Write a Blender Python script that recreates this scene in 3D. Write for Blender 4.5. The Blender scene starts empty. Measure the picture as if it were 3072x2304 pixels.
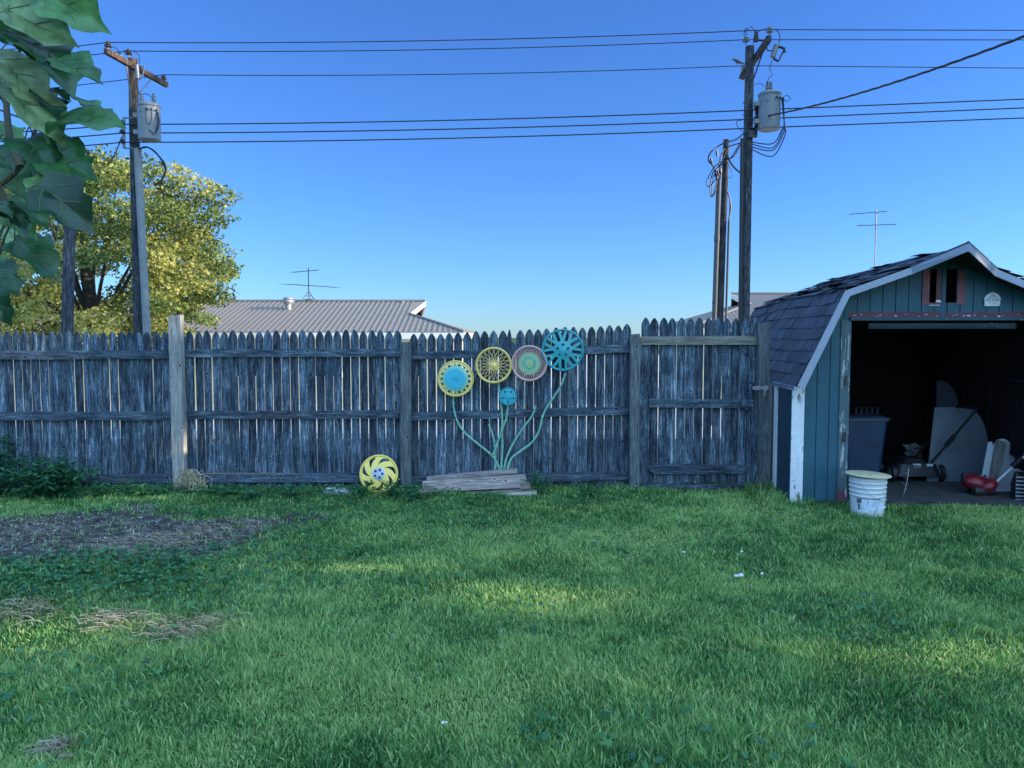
import bpy, math, random
import numpy as np
from mathutils import Vector, Matrix, noise as mnoise
R = math.radians
random.seed(7); rng = np.random.default_rng(11)
S = bpy.context.scene
C = S.collection

# ------------------------------------------------------------------ camera
F, CX, CY, PITCH, H = 2307.0, 1536.0, 1152.0, R(3.6), 1.65     # focal length etc. in photo pixels
cam = bpy.data.cameras.new('camera'); cam.lens = F / 3072 * 36; cam.sensor_width = 36
cam.clip_start = 0.05; cam.clip_end = 3000
camo = bpy.data.objects.new('camera', cam); C.objects.link(camo)
camo.location = (0, 0, H); camo.rotation_euler = (R(90) - PITCH, 0, 0)
S.camera = camo
# ------------------------------------------------------------------ sky + sun
SUN_EL, SUN_K = R(15), 0.10
sunv = Vector((1, -SUN_K, 0)).normalized() * math.cos(SUN_EL) + Vector((0, 0, math.sin(SUN_EL)))
w = bpy.data.worlds.new('World'); S.world = w; w.use_nodes = True
nt = w.node_tree; nt.nodes.clear()
sk = nt.nodes.new('ShaderNodeTexSky'); sk.sky_type = 'NISHITA'; sk.sun_disc = False
sk.sun_elevation = SUN_EL; sk.sun_rotation = math.atan2(sunv.x, sunv.y)
sk.air_density = 1.0; sk.dust_density = 0.0; sk.ozone_density = 4.0; sk.altitude = 0
bg = nt.nodes.new('ShaderNodeBackground'); bg.inputs[1].default_value = 0.05
# cool white balance of the photograph; the sky overhead and behind the camera is brightened as added fill light
SKY_TINT, SKY_FILL = (1.0, 1.58, 2.6), 8.0
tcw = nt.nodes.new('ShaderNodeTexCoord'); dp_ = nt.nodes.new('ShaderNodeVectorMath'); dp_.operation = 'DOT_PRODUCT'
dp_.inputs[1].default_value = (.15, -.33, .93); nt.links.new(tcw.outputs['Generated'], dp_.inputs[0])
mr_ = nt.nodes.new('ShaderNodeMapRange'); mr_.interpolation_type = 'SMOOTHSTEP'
for i_, v_ in ((1, .22), (2, .95), (3, 1.0), (4, SKY_FILL)): mr_.inputs[i_].default_value = v_
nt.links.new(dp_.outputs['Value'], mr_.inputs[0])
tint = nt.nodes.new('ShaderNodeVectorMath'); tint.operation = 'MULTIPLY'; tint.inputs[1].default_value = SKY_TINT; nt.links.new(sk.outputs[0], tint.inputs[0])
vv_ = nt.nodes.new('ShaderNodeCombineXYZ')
for i_, k_ in enumerate((2.5, 1.28, .62)):      # the added sky fill is whiter than the clear sky
    q_ = nt.nodes.new('ShaderNodeMapRange'); q_.inputs[1].default_value = 1.0; q_.inputs[2].default_value = SKY_FILL; q_.inputs[3].default_value = 1.0; q_.inputs[4].default_value = SKY_FILL*k_
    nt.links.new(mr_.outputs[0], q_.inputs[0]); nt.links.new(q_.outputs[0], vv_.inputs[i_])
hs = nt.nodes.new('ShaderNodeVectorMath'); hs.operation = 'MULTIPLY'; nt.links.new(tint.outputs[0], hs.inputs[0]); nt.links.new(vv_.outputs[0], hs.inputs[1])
wo = nt.nodes.new('ShaderNodeOutputWorld')
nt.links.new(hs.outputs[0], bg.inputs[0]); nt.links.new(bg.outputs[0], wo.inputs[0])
sl = bpy.data.lights.new('sun', 'SUN'); sl.energy = 5.0; sl.angle = R(0.5); sl.color = (1.0, 0.83, 0.60)
so = bpy.data.objects.new('sun', sl); C.objects.link(so)
so.rotation_euler = (-sunv).to_track_quat('-Z', 'Y').to_euler(); so.location = (20, 0, 20)
S.view_settings.view_transform = 'Standard'; S.view_settings.look = 'None'
S.view_settings.exposure = 1.0; S.view_settings.gamma = 1
S.render.resolution_x = 1024; S.render.resolution_y = 768
S.render.engine = 'CYCLES'; S.cycles.samples = 128
S.cycles.max_bounces = 6; S.cycles.transparent_max_bounces = 8

# ------------------------------------------------------------------ pixel helpers (photo pixel + real distance -> point)
def ray(px, py):
    dx = (px - CX) / F; dy = -(py - CY) / F
    return Vector((dx, math.cos(PITCH) + dy * math.sin(PITCH), -math.sin(PITCH) + dy * math.cos(PITCH)))
def at(px, py, Y):
    r = ray(px, py); return Vector((0, 0, H)) + r * (Y / r.y)
def gr(px, py, z=0.0):
    r = ray(px, py); t = (z - H) / r.z
    return Vector((0, 0, H)) + r * t

# ------------------------------------------------------------------ mesh builder
class MB:
    def __init__(s): s.v = []; s.f = []; s.m = []; s.c = []
    def add(s, vs, fs, m=0, c=(.5, .5, .5)):
        o = len(s.v); s.v.extend([tuple(p) for p in vs])
        for f in fs: s.f.append(tuple(i + o for i in f)); s.m.append(m); s.c.append(c)
    def box(s, cen, size, rot=None, m=0, c=(.5, .5, .5)):
        x, y, z = [k / 2 for k in size]
        vs = [Vector(p) for p in ((-x,-y,-z),(x,-y,-z),(x,y,-z),(-x,y,-z),(-x,-y,z),(x,-y,z),(x,y,z),(-x,y,z))]
        if rot is not None: vs = [rot @ p for p in vs]
        s.add([p + Vector(cen) for p in vs], [(0,3,2,1),(4,5,6,7),(0,1,5,4),(1,2,6,5),(2,3,7,6),(3,0,4,7)], m, c)
    def box2(s, a, b, **k):
        s.box([(a[i]+b[i])/2 for i in range(3)], [abs(b[i]-a[i]) for i in range(3)], **k)
    def prism(s, poly, fn, d0, d1, m=0, c=(.5, .5, .5)):   # poly of (a,b); fn(a,b,d)->point
        n = len(poly)
        vs = [fn(a, b, d0) for a, b in poly] + [fn(a, b, d1) for a, b in poly]
        fs = [tuple(range(n)), tuple(range(2*n-1, n-1, -1))] + [(i, i+n, (i+1) % n + n, (i+1) % n) for i in range(n)]
        s.add(vs, fs, m, c)
    def tube(s, pts, r, n=8, m=0, c=(.5, .5, .5), cap=True):
        pts = [Vector(p) for p in pts]; k = len(pts)
        rs = r if isinstance(r, (list, tuple)) else [r] * k
        vs = []; up = Vector((0, 0, 1)); prev = None
        for i, p in enumerate(pts):
            t = (pts[min(i+1, k-1)] - pts[max(i-1, 0)]).normalized()
            if prev is None:
                a = t.cross(up) if abs(t.dot(up)) < .95 else t.cross(Vector((1, 0, 0)))
            else: a = prev - t * prev.dot(t)
            a.normalize(); b = t.cross(a); prev = a
            for j in range(n):
                th = 2 * math.pi * j / n
                vs.append(p + (a * math.cos(th) + b * math.sin(th)) * rs[i])
        fs = [(i*n+j, i*n+(j+1) % n, (i+1)*n+(j+1) % n, (i+1)*n+j) for i in range(k-1) for j in range(n)]
        if cap: fs += [tuple(range(n-1, -1, -1)), tuple(range((k-1)*n, k*n))]
        s.add(vs, fs, m, c)
    def lathe(s, prof, fn, n=32, m=0, c=(.5, .5, .5), closed=False):  # prof (r,h); fn(x,y,h)->point
        vs = []
        for r, h in prof:
            for j in range(n):
                th = 2*math.pi*j/n; vs.append(fn(r*math.cos(th), r*math.sin(th), h))
        k = len(prof); fs = []
        for i in range(k if closed else k-1):
            i2 = (i+1) % k
            for j in range(n): fs.append((i*n+j, i*n+(j+1) % n, i2*n+(j+1) % n, i2*n+j))
        s.add(vs, fs, m, c)
    def build(s, name, mats, parent=None, smooth=False, local=False, loc=None):
        if not isinstance(mats, (list, tuple)): mats = [mats]
        me = bpy.data.meshes.new(name)
        off = Vector((0, 0, 0)); q = parent
        while q is not None: off += q.location; q = q.parent
        if local: off = Vector((0, 0, 0))
        if parent is None:
            if loc is None:
                a = np.array(s.v); mn = a.min(0); mx = a.max(0)
                loc = Vector(((mn[0]+mx[0])/2, (mn[1]+mx[1])/2, mn[2]))
            off = Vector(loc)
        me.from_pydata([(p[0]-off.x, p[1]-off.y, p[2]-off.z) for p in s.v], [], s.f)
        for mt in mats: me.materials.append(mt)
        me.polygons.foreach_set('material_index', s.m)
        if smooth: me.polygons.foreach_set('use_smooth', [True]*len(s.f))
        ca = me.color_attributes.new('Col', 'FLOAT_COLOR', 'CORNER')
        arr = []
        for f, c in zip(s.f, s.c): arr.extend([c[0], c[1], c[2], 1.0]*len(f))
        ca.data.foreach_set('color', arr)
        me.update()
        if smooth:
            try: me.set_sharp_from_angle(angle=R(40))
            except Exception: pass
        o = bpy.data.objects.new(name, me); C.objects.link(o)
        if parent is not None: o.parent = parent
        else: o.location = off
        return o
def npmesh(name, V, quads, cols, mat, smooth=False, parent=None):
    """numpy mesh: V (n,3), quads (m,k) index array, cols (m,3)"""
    me = bpy.data.meshes.new(name); k = quads.shape[1]
    me.vertices.add(len(V)); me.vertices.foreach_set('co', V.astype(np.float32).ravel())
    me.loops.add(quads.size); me.loops.foreach_set('vertex_index', quads.astype(np.int32).ravel())
    me.polygons.add(len(quads)); me.polygons.foreach_set('loop_start', np.arange(0, quads.size, k, dtype=np.int32))
    me.update(calc_edges=True)
    ca = me.color_attributes.new('Col', 'FLOAT_COLOR', 'CORNER')
    a = np.ones((quads.size, 4), np.float32); a[:, :3] = np.repeat(cols, k, axis=0)
    ca.data.foreach_set('color', a.ravel())
    if smooth: me.polygons.foreach_set('use_smooth', np.ones(len(quads), bool))
    me.materials.append(mat)
    o = bpy.data.objects.new(name, me); C.objects.link(o)
    if parent is not None: o.parent = parent
    return o
def tag(o, label=None, cat=None, group=None, kind=None):
    if label: o['label'] = label
    if cat: o['category'] = cat
    if group: o['group'] = group
    if kind: o['kind'] = kind
    return o
def thing(name, loc, label, cat, group=None, rz=0):
    o = bpy.data.objects.new(name, None); C.objects.link(o); o.location = loc; o.rotation_euler = (0, 0, rz)
    o.empty_display_size = .1
    return tag(o, label, cat, group)

# ------------------------------------------------------------------ materials
def newmat(name):
    m = bpy.data.materials.new(name); m.use_nodes = True; t = m.node_tree; t.nodes.clear()
    out = t.nodes.new('ShaderNodeOutputMaterial'); b = t.nodes.new('ShaderNodeBsdfPrincipled')
    t.links.new(b.outputs[0], out.inputs[0]); return m, t, b
def ramp(t, stops):
    r = t.nodes.new('ShaderNodeValToRGB'); e = r.color_ramp.elements
    e[0].position, e[0].color = stops[0][0], (*stops[0][1], 1); e[1].position, e[1].color = stops[-1][0], (*stops[-1][1], 1)
    for p, c in stops[1:-1]: x = e.new(p); x.color = (*c, 1)
    return r
def mix(t, kind, fac, a, b):
    n = t.nodes.new('ShaderNodeMix'); n.data_type = 'RGBA'; n.blend_type = kind
    for s_, v in ((0, fac), (6, a), (7, b)):
        if hasattr(v, 'is_linked'): t.links.new(v, n.inputs[s_])
        elif s_ == 0: n.inputs[0].default_value = v
        else: n.inputs[s_].default_value = (*v, 1)
    return n.outputs[2]
def noise(t, vec, scale, detail=6, rough=.6, dist=0):
    n = t.nodes.new('ShaderNodeTexNoise'); n.inputs['Scale'].default_value = scale
    n.inputs['Detail'].default_value = detail; n.inputs['Roughness'].default_value = rough; n.inputs['Distortion'].default_value = dist
    if vec is not None: t.links.new(vec, n.inputs['Vector'])
    return n.outputs[0]
def mapped(t, scl, rnd=True, coord='Object'):
    tc = t.nodes.new('ShaderNodeTexCoord'); mp = t.nodes.new('ShaderNodeMapping'); mp.inputs['Scale'].default_value = scl
    src = tc.outputs[coord]
    if rnd:
        at_ = t.nodes.new('ShaderNodeAttribute'); at_.attribute_name = 'Col'
        sp = t.nodes.new('ShaderNodeSeparateColor'); t.links.new(at_.outputs['Color'], sp.inputs[0])
        ml = t.nodes.new('ShaderNodeMath'); ml.operation = 'MULTIPLY'; ml.inputs[1].default_value = 37.0; t.links.new(sp.outputs[0], ml.inputs[0])
        ad = t.nodes.new('ShaderNodeVectorMath'); ad.operation = 'ADD'
        t.links.new(src, ad.inputs[0]); t.links.new(ml.outputs[0], ad.inputs[1]); src = ad.outputs[0]
    t.links.new(src, mp.inputs['Vector']); return mp.outputs[0]
def attr(t):
    a = t.nodes.new('ShaderNodeAttribute'); a.attribute_name = 'Col'
    sp = t.nodes.new('ShaderNodeSeparateColor'); t.links.new(a.outputs['Color'], sp.inputs[0]); return a, sp
def bump(t, b, h, strength=.3, dist=.01):
    n = t.nodes.new('ShaderNodeBump'); n.inputs['Strength'].default_value = strength; n.inputs['Distance'].default_value = dist
    t.links.new(h, n.inputs['Height']); t.links.new(n.outputs[0], b.inputs['Normal'])
def wood(name, axis, dark, mid, light, knots=True, gain=1.0, stain=True, grain=70):
    """weathered wood, grain along axis; Col.r = random offset per board, Col.g = brightness of the board"""
    m, t, b = newmat(name); g = [grain, grain, grain]; g[axis] = 6.0
    v = mapped(t, g); n1 = noise(t, v, 1, 8, .7, .6)
    g2 = [26, 26, 26]; g2[axis] = 3.2; n2 = noise(t, mapped(t, g2), 1, 5, .6, .4)
    c1 = ramp(t, [(.30, dark), (.5, mid), (.72, light)]); t.links.new(n1, c1.inputs[0])
    c2 = ramp(t, [(.32, (.25,.27,.3)), (.5, (.8,.8,.8)), (.68, (1.45,1.42,1.4))]); t.links.new(n2, c2.inputs[0])
    col = mix(t, 'MULTIPLY', 1.0 if stain else .5, c1.outputs[0], c2.outputs[0])
    if stain:
        g3 = [220, 220, 220]; g3[axis] = 34; n3 = noise(t, mapped(t, g3), 1, 4, .7, .3); c3 = ramp(t, [(.36, (.38,)*3), (.52, (.92,)*3), (.66, (1.75,)*3)]); t.links.new(n3, c3.inputs[0]); col = mix(t, 'MULTIPLY', .9, col, c3.outputs[0])
        n4 = noise(t, mapped(t, (2.2, 2.2, 2.2), False), 1, 5, .65, .5); c4 = ramp(t, [(.34, (.58,.64,.72)), (.5, (.97,.97,.97)), (.66, (1.45,1.38,1.3))]); t.links.new(n4, c4.inputs[0]); col = mix(t, 'MULTIPLY', .9, col, c4.outputs[0])
    if knots:
        kv = [9, 9, 9]; kv[axis] = 6.0
        vo = t.nodes.new('ShaderNodeTexVoronoi'); vo.inputs['Scale'].default_value = 1; t.links.new(mapped(t, kv), vo.inputs['Vector'])
        kr = ramp(t, [(.0, (.10,.10,.1)), (.085, (.18,.18,.18)), (.115, (1.5,1.5,1.5)), (.19, (1,1,1))]); t.links.new(vo.outputs['Distance'], kr.inputs[0])
        col = mix(t, 'MULTIPLY', .9, col, kr.outputs[0])
    a, sp = attr(t); mr = t.nodes.new('ShaderNodeMapRange'); mr.inputs[3].default_value = .55*gain; mr.inputs[4].default_value = 1.45*gain
    t.links.new(sp.outputs[1], mr.inputs[0]); cmb = t.nodes.new('ShaderNodeCombineColor')
    for i in range(3): t.links.new(mr.outputs[0], cmb.inputs[i])
    col = mix(t, 'MULTIPLY', 1, col, cmb.outputs[0])
    t.links.new(col, b.inputs['Base Color']); b.inputs['Roughness'].default_value = .85; b.inputs['Specular IOR Level'].default_value = .25
    bump(t, b, n1, .5, .006); return m
def paint(name, col, rough=.5, metal=0, var=.12, scale=6, spec=.5, dirt=None, dirtamt=.5, dscale=9):
    m, t, b = newmat(name); v = mapped(t, (1, 1, 1), False)
    n = noise(t, v, scale, 6, .65); r_ = ramp(t, [(.3, (1-var*2,)*3), (.7, (1+var,)*3)]); t.links.new(n, r_.inputs[0])
    c = mix(t, 'MULTIPLY', 1, col, r_.outputs[0])
    if dirt:
        d = noise(t, v, dscale, 8, .75, .8); dr = ramp(t, [(.5, (0,)*3), (.66, (dirtamt,)*3)]); t.links.new(d, dr.inputs[0])
        c = mix(t, 'MIX', dr.outputs[0], c, dirt)
    t.links.new(c, b.inputs['Base Color']); b.inputs['Roughness'].default_value = rough; b.inputs['Metallic'].default_value = metal
    b.inputs['Specular IOR Level'].default_value = spec
    return m
def peeling(name, col, under, axis=2, thr=.56, soft=.02, scale=9, stretch=.2, rough=.55):
    m, t, b = newmat(name); s_ = [scale]*3; s_[axis] = scale*stretch
    n = noise(t, mapped(t, s_, False), 1, 9, .72, .5); r_ = ramp(t, [(thr, (0,)*3), (thr+soft, (1,)*3)]); t.links.new(n, r_.inputs[0])
    n2 = noise(t, mapped(t, (5,5,5), False), 1, 5, .6); r2 = ramp(t, [(.3, (.8,)*3), (.7, (1.08,)*3)]); t.links.new(n2, r2.inputs[0])
    c = mix(t, 'MIX', r_.outputs[0], mix(t, 'MULTIPLY', 1, col, r2.outputs[0]), under)
    t.links.new(c, b.inputs['Base Color']); b.inputs['Roughness'].default_value = rough; b.inputs['Specular IOR Level'].default_value = .3
    return m
def foliage(name, cols, trans=.35, rough=.45, spec=.4, noise_s=0, gloss=True):
    """cols: dark..light by Col.r ; Col.g multiplies"""
    m, t, b = newmat(name); a, sp = attr(t)
    r_ = ramp(t, [(i/(len(cols)-1), c) for i, c in enumerate(cols)]); t.links.new(sp.outputs[0], r_.inputs[0]); c = r_.outputs[0]
    if noise_s:
        n = noise(t, mapped(t, (1,1,1), False), noise_s, 4, .6); rr = ramp(t, [(.35, (.6,)*3), (.65, (1.3,)*3)]); t.links.new(n, rr.inputs[0])
        c = mix(t, 'MULTIPLY', 1, c, rr.outputs[0])
    t.links.new(c, b.inputs['Base Color']); b.inputs['Roughness'].default_value = rough; b.inputs['Specular IOR Level'].default_value = spec
    tr = t.nodes.new('ShaderNodeBsdfTranslucent'); t.links.new(c, tr.inputs[0])
    ms = t.nodes.new('ShaderNodeMixShader'); ms.inputs[0].default_value = trans
    out = [n for n in t.nodes if n.type == 'OUTPUT_MATERIAL'][0]
    t.links.new(b.outputs[0], ms.inputs[1]); t.links.new(tr.outputs[0], ms.inputs[2]); t.links.new(ms.outputs[0], out.inputs[0])
    return m

M = {}
M['picket'] = wood('weathered_picket_wood', 2, (.014,.026,.042), (.062,.098,.135), (.30,.37,.43))
M['rail'] = wood('weathered_rail_wood', 0, (.03,.045,.062), (.075,.11,.145), (.18,.225,.27))
M['newpost'] = wood('pale_post_wood', 2, (.20,.19,.17), (.34,.33,.30), (.46,.45,.41), gain=.95, stain=False, grain=45)
M['oldpost'] = wood('grey_post_wood', 2, (.045,.055,.058), (.11,.13,.135), (.22,.245,.25), stain=False, grain=55)
M['newrail'] = wood('pale_rail_wood', 0, (.10,.095,.08), (.19,.18,.155), (.27,.255,.22), stain=False, grain=45)
M['plank'] = wood('old_plank_wood', 0, (.12,.105,.10), (.36,.30,.27), (.60,.52,.47), gain=1.0, grain=70, stain=False)
M['pole'] = wood('pole_wood', 2, (.02,.025,.03), (.06,.07,.08), (.13,.14,.145), knots=False, grain=30)
M['poletop'] = wood('sunlit_brown_pole_wood', 2, (.05,.03,.02), (.13,.08,.055), (.24,.17,.12), knots=False, grain=30)
M['poleshade'] = paint('shaded_pole_wood', (.02,.02,.022), .7)
M['metalgrey'] = paint('grey_metal', (.20,.21,.22), .5, .2)
M['conduit'] = paint('pale_conduit_plastic', (.20,.22,.22), .5)
M['dullconduit'] = paint('dull_grey_conduit', (.07,.085,.095), .7)
M['transf'] = paint('transformer_grey_paint', (.19,.21,.22), .4, 0, .05)
M['black'] = paint('black_rubber', (.012,.012,.014), .5)
M['wire'] = paint('dark_wire', (.015,.012,.02), .5)
M['ceramic'] = paint('brown_ceramic', (.06,.04,.035), .2)
M['gceramic'] = paint('grey_ceramic', (.16,.18,.19), .25)
M['darksteel'] = paint('dark_steel', (.05,.05,.055), .4, .6)
M['steel'] = paint('galvanised_steel', (.40,.41,.42), .45, .4, dirt=(.2,.15,.1))
M['bark'] = paint('tree_bark', (.045,.038,.032), .9, scale=20, var=.3)
M['siding'] = peeling('blue_grey_siding_paint', (.030,.105,.145), (.045,.13,.17), 2, .6, .1, 6, .3)
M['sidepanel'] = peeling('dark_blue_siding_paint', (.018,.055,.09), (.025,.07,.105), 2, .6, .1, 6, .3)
M['white'] = peeling('white_trim_paint', (.78,.80,.82), (.30,.28,.24), 2, .68, .02, 14, .3)
M['whitepeel'] = peeling('peeling_white_trim', (.76,.78,.80), (.14,.14,.10), 2, .575, .015, 18, .30)
M['jamb'] = peeling('weathered_blue_jamb', (.07,.12,.14), (.45,.46,.44), 2, .57, .02, 34, .12)
M['redpaint'] = peeling('faded_red_paint', (.13,.05,.07), (.6,.58,.56), 0, .68, .02, 16, .6)
M['header'] = peeling('header_blue_paint', (.03,.075,.10), (.4,.43,.42), 0, .64, .02, 20, .2)
M['fascia'] = paint('pale_rake_trim', (.30,.34,.42), .5, var=.05)
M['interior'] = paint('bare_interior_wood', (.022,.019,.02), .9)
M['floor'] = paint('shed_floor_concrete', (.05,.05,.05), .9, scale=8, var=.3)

# ------------------------------------------------------------------ ground
dirt_px = [(-500,1575),(0,1562),(250,1532),(400,1516),(500,1540),(700,1550),(900,1542),(960,1560),(840,1600),(700,1640),(640,1690),(400,1668),(200,1680),(0,1700),(-500,1740)]
dirt_poly = np.array([[gr(*p).x, gr(*p).y] for p in dirt_px])
def in_poly(x, y, P):
    ins = np.zeros(np.shape(x), bool); n = len(P); j = n-1
    for i in range(n):
        c = ((P[i,1] > y) != (P[j,1] > y)) & (x < (P[j,0]-P[i,0])*(y-P[i,1])/(P[j,1]-P[i,1]+1e-12)+P[i,0]); ins ^= c; j = i
    return ins
def dist_poly(x, y, P):
    d = np.full(np.shape(x), 1e9); n = len(P)
    for i in range(n):
        a = P[i]; b = P[(i+1) % n]; ab = b-a; tt = np.clip(((x-a[0])*ab[0]+(y-a[1])*ab[1])/(ab@ab), 0, 1)
        d = np.minimum(d, np.hypot(x-a[0]-tt*ab[0], y-a[1]-tt*ab[1]))
    return np.where(in_poly(x, y, P), d, -d)
def vnoise(x, y, s, seed=0):           # cheap value noise
    X = x*s+seed*17.3+1000; Y = y*s+seed*9.1+1000; xi = np.floor(X).astype(np.int64); yi = np.floor(Y).astype(np.int64)
    fx = X-xi; fy = Y-yi; fx = fx*fx*(3-2*fx); fy = fy*fy*(3-2*fy)
    def h(a, b): 
        k = (a*374761393 + b*668265263 + seed*1442695) & 0x7fffffff; k = ((k ^ (k >> 13))*1274126177) & 0x7fffffff
        return ((k ^ (k >> 16)) & 0xffff)/65535.0
    return (h(xi,yi)*(1-fx)+h(xi+1,yi)*fx)*(1-fy)+(h(xi,yi+1)*(1-fx)+h(xi+1,yi+1)*fx)*fy
def ground_z(x, y):
    base = np.where(y > 8.6, -1.1*np.clip((y-8.6)/12, 0, 1), 0.0)
    return base
def make_ground():
    xs = np.concatenate([[-900,-300,-100,-40,-20], np.linspace(-12, 12, 121), [20,40,100,300,900]])
    ys = np.concatenate([[-300,-60,-20,-8], np.linspace(-2, 12, 101), np.linspace(13, 30, 18), [45,100,300,900]])
    X, Y = np.meshgrid(xs, ys); Z = ground_z(X, Y) + np.where((Y < 8.4) & (abs(X) < 12), (vnoise(X, Y, 1.7, 3)-.5)*.035, 0)
    D = dist_poly(X, Y, dirt_poly); Z = Z - np.clip(D*.12, 0, .02) + np.where((D > 0), (vnoise(X, Y, 6, 5)-.5)*.03, 0)
    V = np.stack([X, Y, Z], -1).reshape(-1, 3); nx = len(xs); ny = len(ys)
    i = (np.arange(ny-1)[:, None]*nx+np.arange(nx-1)[None]).ravel(); q = np.stack([i, i+1, i+nx+1, i+nx], -1)
    cen = V[q].mean(1); 
    m, t, b = newmat('lawn_soil')
    n = noise(t, mapped(t, (1,1,1), False), 22, 8, .7); r_ = ramp(t, [(.3, (.03,.05,.018)), (.55, (.06,.10,.03)), (.75, (.12,.15,.06))]); t.links.new(n, r_.inputs[0])
    far = ramp(t, [(.0, (0,)*3), (1, (1,)*3)])
    t.links.new(r_.outputs[0], b.inputs['Base Color']); b.inputs['Roughness'].default_value = 1; b.inputs['Specular IOR Level'].default_value = .1
    bump(t, b, n, .6, .02)
    o = npmesh('lawn_ground', V, q, np.full((len(q), 3), .5), m, True); tag(o, kind='structure')
    # bare dirt sheet, 4 mm above
    xs = np.linspace(-9, 0, 220); ys = np.linspace(5.4, 8.3, 110); X, Y = np.meshgrid(xs, ys)
    D = dist_poly(X, Y, dirt_poly) + (vnoise(X, Y, 3, 8)-.5)*.35 + (vnoise(X, Y, 12, 9)-.5)*.16
    Z = ground_z(X, Y) + (vnoise(X, Y, 1.7, 3)-.5)*.035 - np.clip(D*.12, 0, .02) + .010 + (vnoise(X, Y, 9, 2)-.5)*.022+(vnoise(X, Y, 28, 2)-.5)*.012
    V = np.stack([X, Y, Z], -1).reshape(-1, 3); nx = len(xs); ny = len(ys)
    i = (np.arange(ny-1)[:, None]*nx+np.arange(nx-1)[None]).ravel(); q = np.stack([i, i+1, i+nx+1, i+nx], -1)
    q = q[D.ravel()[q].mean(1) > 0]
    m, t, b = newmat('bare_dirt'); v = mapped(t, (1,1,1), False)
    n = noise(t, v, 9, 9, .75, .3); r_ = ramp(t, [(.3, (.022,.018,.017)), (.5, (.075,.065,.06)), (.66, (.25,.235,.22))]); t.links.new(n, r_.inputs[0])
    n3 = noise(t, v, 70, 5, .7); r3 = ramp(t, [(.35, (.35,)*3), (.65, (1.5,)*3)]); t.links.new(n3, r3.inputs[0])
    t.links.new(mix(t, 'MULTIPLY', 1, r_.outputs[0], r3.outputs[0]), b.inputs['Base Color']); b.inputs['Roughness'].default_value = 1; b.inputs['Specular IOR Level'].default_value = .15
    bump(t, b, n3, .8, .01)
    o = npmesh('dirt_patch', V, q, np.full((len(q), 3), .5), m, True); tag(o, kind='structure')
    mb = MB(); mb.add([(-60,19.5,-.98),(60,19.5,-.98),(60,22,-1.085),(-60,22,-1.085),(60,110,-1.085),(-60,110,-1.085)], [(0,1,2,3),(3,2,4,5)])
    o = mb.build('gravel_lot', paint('pale_gravel_lot', (.55,.52,.46), .95, scale=30, var=.15), loc=(0, 0, 0)); tag(o, kind='structure')
    # alley behind the fence
    mb = MB(); mb.add([(-60,9.6,-.085),(60,9.6,-.085),(60,19.4,-.975),(-60,19.4,-.975)], [(0,1,2,3)])
    o = mb.build('alley_road', paint('gravel_alley', (.15,.145,.13), .95, scale=30, var=.25)); tag(o, kind='structure')
make_ground()

# ------------------------------------------------------------------ fence
FY = 8.25                                  # face of the pickets
def rc(lo=.25, hi=.8): return (random.random(), random.uniform(lo, hi), random.random())
def picket(mb, x0, x1, zb, zt, y, th=.016, c=None, tip=.07):
    """stockade picket: rounded face, flat back, pointed top"""
    hw_ = (x1-x0)/2; cx = (x0+x1)/2; fr = (-1, -.72, -.2, .2, .72, 1); tp = (tip, tip*.5, 0, 0, tip*.5, tip); fy = (.0105, .0035, 0, 0, .0035, .0105)
    V = []; lean = random.uniform(-.0035, .0035)
    for f, t_, d in zip(fr, tp, fy):
        x = cx+f*hw_; V += [(x, y+d, zb), (x+lean, y+d, zt-t_), (x, y+.014, zb), (x+lean, y+.014, zt-t_)]
    F_ = []
    for i in range(5):
        a = 4*i; F_ += [(a, a+4, a+5, a+1), (a+2, a+3, a+7, a+6), (a+1, a+5, a+7, a+3), (a, a+2, a+6, a+4)]
    F_ += [(0, 1, 3, 2), (20, 22, 23, 21)]
    mb.add(V, F_, c=c or rc())
def pickets(mb, pxl, pxr, topl, topr, bot, step, y, skip=(), jit=.010):
    xl = at(pxl, 1200, y).x; xr = at(pxr, 1200, y).x; n = max(1, round((xr-xl)/step)); st = (xr-xl)/n
    gaps = [random.choice([.0015, .003, .005, .007, .009, .010]) for _ in range(n+1)]
    for i in range(n):
        f = (i+.5)/n; px = pxl+(pxr-pxl)*f; zt = at(px, topl+(topr-topl)*f, y).z+random.uniform(-jit, jit)
        a = xl+i*st+gaps[i]/2; b = xl+(i+1)*st-gaps[i+1]/2
        if i in skip: picket(mb, a, b, bot, zt-.135, y, c=rc(.3, .6), tip=.004); picket(mb, a, a+(b-a)*.55, zt-.14, zt+.002, y, c=rc(.3, .6), tip=.09); continue
        picket(mb, a, b, bot+random.uniform(-.01, .01), zt, y+random.uniform(0, .004), c=rc(.1, .95))
def rail(mb, p0, p1, hpx, y, th=.038, c=None, overl=0):
    """board between two pixel points (its top edge), height in photo pixels"""
    a = at(*p0, y); b = at(*p1, y); h = hpx/F*y
    n = 14; top = []; bo = []
    for i in range(n+1):
        f = i/n; p = a.lerp(b, f); wv = (mnoise.noise(Vector((p.x*2.2, hpx, p0[1]*.1)))*.006)
        top.append((p.x, p.z+wv)); bo.append((p.x, p.z-h+wv*.6))
    mb.prism(top+bo[::-1], lambda u, v, d: (u, d, v), y, y+th, c=c or rc(.35, .7))
fence = thing('picket_fence', (-1.5, FY, 0), 'weathered grey wooden picket fence across the back of the yard', 'fence')
RY = FY-.040
def panel(pxl, pxr, tops, rails, bot, skip=(), label=None):
    mb = MB(); pickets(mb, pxl, pxr, tops[0], tops[1], bot, .0937, FY, skip)
    p = mb.build('picket_panel', M['picket'], fence)
    for (xl, yl, xr, yr, h) in rails:
        mb = MB(); rail(mb, (xl, yl), (xr, yr), h, RY); mb.build('rail', M['rail'], p)
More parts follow.
